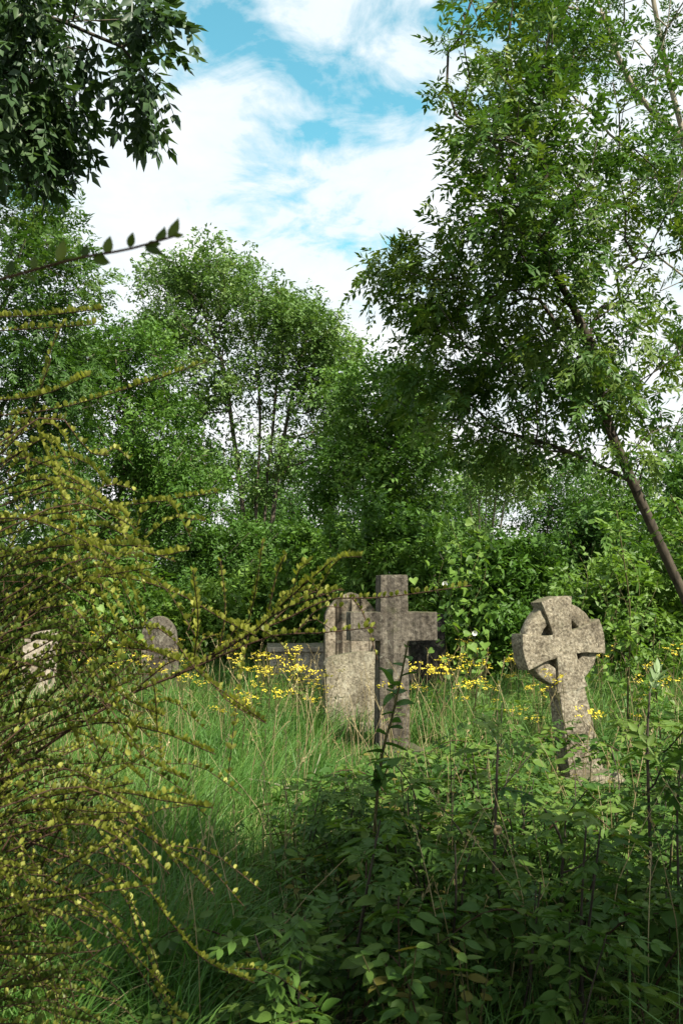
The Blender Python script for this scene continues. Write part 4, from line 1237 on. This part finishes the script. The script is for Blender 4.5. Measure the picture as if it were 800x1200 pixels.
KEY = [  # the boughs one can follow in the photograph
    ([(-60, 960), (60, 870), (150, 815), (215, 787), (280, 748), (330, 728), (385, 703), (450, 700), (552, 686)], .0065, 5),
    ([(200, 795), (260, 768), (320, 745), (372, 742), (440, 735)], .004, 3),
    ([(250, 770), (300, 735), (345, 695), (392, 655)], .0035, 3),
    ([(230, 780), (290, 745), (330, 715), (400, 690)], .0035, 3),
    ([(-40, 830), (60, 690), (130, 676), (200, 692), (265, 728), (300, 745)], .004, 4),
    ([(-40, 760), (60, 705), (110, 678), (180, 665)], .0035, 2),
    ([(285, 748), (298, 700), (308, 634)], .0028, 0), ([(255, 770), (264, 715), (258, 655)], .0028, 0), ([(225, 786), (232, 730), (226, 668)], .0028, 0),
    ([(150, 815), (215, 770), (265, 820), (312, 848)], .003, 0),
    ([(80, 760), (180, 735), (235, 790), (310, 846)], .003, 0),
    ([(-40, 620), (60, 602), (150, 592), (255, 577)], .0032, 1),
    ([(-40, 525), (40, 540), (100, 570), (140, 608)], .0032, 1), ([(-40, 610), (30, 608), (90, 630), (140, 655)], .003, 1),
    ([(-40, 490), (60, 480), (150, 455), (243, 424)], .003, 0), ([(-40, 372), (40, 370), (120, 362)], .0028, 0), ([(-40, 390), (40, 385), (115, 380)], .0028, 0),
    ([(-40, 470), (40, 465), (105, 440)], .0026, 0),
    ([(-30, 900), (100, 850), (180, 856), (252, 884)], .004, 3), ([(160, 820), (185, 850), (190, 915)], .0025, 1),
    ([(-30, 960), (120, 930), (190, 938), (250, 947)], .0035, 2), ([(-20, 1010), (120, 960), (200, 1000), (250, 1048)], .004, 3),
    ([(0, 960), (140, 1010), (200, 1080), (240, 1125), (298, 1152)], .004, 2), ([(0, 1000), (110, 1060), (150, 1110), (205, 1170)], .004, 2),
    ([(20, 980), (130, 1030), (165, 1100), (200, 1180), (220, 1195)], .0035, 1),
    ([(-30, 700), (60, 640), (120, 655), (140, 700)], .003, 1), ([(-30, 560), (30, 500), (60, 420)], .003, 2),
    ([(-30, 800), (80, 765), (160, 760), (210, 775)], .0035, 3), ([(-30, 660), (70, 640), (175, 640)], .003, 2),
]
for pts, r0, sd_ in KEY:
    spray_branch(a2(pts, 2.1 + g.normal(0, .12), 1.85 + g.normal(0, .1)), r0, side=sd_, leaf=.0132, gap=.0142, wild=.55)
for i in range(34):           # more arching sprays in between
    y0 = g.uniform(520, 1040); tx_ = g.uniform(80, 235) * (1 if y0 > 600 else .7)
    pts = [(-50, y0 + g.uniform(0, 60)), (tx_ * .45, y0 - g.uniform(10, 50)), (tx_ * .8, y0 - g.uniform(-15, 25)), (tx_, y0 + g.uniform(0, 70))]
    spray_branch(a2(pts, 2.15 + g.normal(0, .15), 1.9 + g.normal(0, .12)), .003, side=int(g.integers(0, 2)), leaf=.0128, gap=.0142, wild=.6)
for i in range(165):          # the dense body of the shrub
    px, py = g.uniform(-60, 190), g.uniform(640, 1230)
    px -= max(0, 800 - py) * .55
    if py > 1080: px *= .75
    d = g.uniform(1.75, 2.6)
    tip = at(px, py, d)
    st = Vector((-1.25 + g.normal(0, .15), 2.2 + g.normal(0, .2), max(.1, tip.z * g.uniform(.3, .75))))
    mid = st.lerp(tip, .55) + Vector((0, 0, g.uniform(.05, .22)))
    spray_branch([st, mid, tip], .0035, side=int(g.integers(2, 6)), mat='yellow' if g.random() < .3 else 'coto_shade', start=.2)
# stools of the shrub down to the soil
for i in range(7):
    spray_branch([CB + Vector((g.normal(0, .08), g.normal(0, .08), -.03)), CB + Vector((g.normal(-.1, .15), g.normal(0, .15), .5)), CB + Vector((g.normal(.1, .25), g.normal(0, .2), 1.1))], .012, side=5, mat='coto_shade', start=.3)

# the single dark sprig near the lens
dS = .75
sp0 = at(-60, 345, dS)
sg = empty('cotoneaster_sprig', tuple(sp0)); tag(sg, 'blurred dark sprig with upright leaves crossing the sky at upper left', 'twig')
c = curve([at(-60, 345, dS) - sp0, at(20, 322, dS) - sp0, at(90, 303, dS) - sp0, at(150, 292, dS) - sp0, at(203, 277, dS) - sp0], 14)
acc = Acc(); acc.add(*tube(c, np.linspace(.0016, .0011, 14), 6)); acc.build('stem', M['twig'], sg, smooth=True)
LM_sp = leaf_meshes([leaflet_fine(.0155, .0085, .12, .1), leaflet_fine(.0135, .008, .1, .12)], M['coto_shade'])
for px, py, up_ in ((10, 320, 1), (40, 315, 1), (68, 306, 1), (98, 301, 1), (124, 297, .9), (152, 290, 1), (172, 287, .2), (185, 283, 1), (198, 279, .7), (203, 277, .1), (170, 289, -.4), (30, 322, -.6), (110, 301, -.5)):
    d_ = norm(np.array([(.25 if up_ > .5 else 1) + g.normal(0, .22), g.normal(0, .3), up_])); z_ = norm(np.cross(d_, np.array([1, .25 * g.normal(), -.2])))
    Rm = np.stack([d_, norm(np.cross(z_, d_)), norm(np.cross(d_, norm(np.cross(z_, d_))))], -1)
    sc_ = g.uniform(.8, 1.45) * (1 if abs(up_) > .3 else .7)
    link('leaf', LM_sp[int(g.integers(0, len(LM_sp)))], sg, Matrix.LocRotScale(at(px, py, dS) - sp0, Matrix(Rm.tolist()).to_quaternion(), Vector((sc_,) * 3)))
# a bough carries the sprig back to the shrub's side
b = Acc(); p_end = Vector((-.75, .75, gz_clip(-.75, .75) - .03)) - sp0
b.add(*tube(curve([p_end, Vector((-.6, .76, 1.2)) - sp0, at(-140, 380, dS) - sp0, (0, 0, 0)], 16), np.linspace(.006, .0016, 16), 6)); b.build('branch', M['twig'], sg, smooth=True)

# fallen stick in the grass gap
p0 = at(285, 948, 6.7); zz = float(gz_clip(p0.x, p0.y))
o = empty('fallen_stick', (p0.x, p0.y, zz + .02)); tag(o, 'dead broken stick lying in the grassy gap', 'stick')
acc = Acc(); acc.add(*tube(curve([(0, 0, .22), (.2, -.05, .20), (.42, -.05, .12), (.6, -.1, .03), (.75, -.1, -.03)], 10), np.linspace(.006, .012, 10), 6))
acc.build('stem', M['bark_pale'], o, smooth=True)
acc = Acc(); acc.add(*tube(curve([(.42, -.05, .12), (.5, .1, .22), (.55, .18, .36)], 6), np.linspace(.006, .003, 6), 5)); acc.build('side_twig', M['bark_pale'], o, smooth=True)
print('objects', len(bpy.data.objects), 'tris', sum(len(m.polygons) for m in bpy.data.meshes))
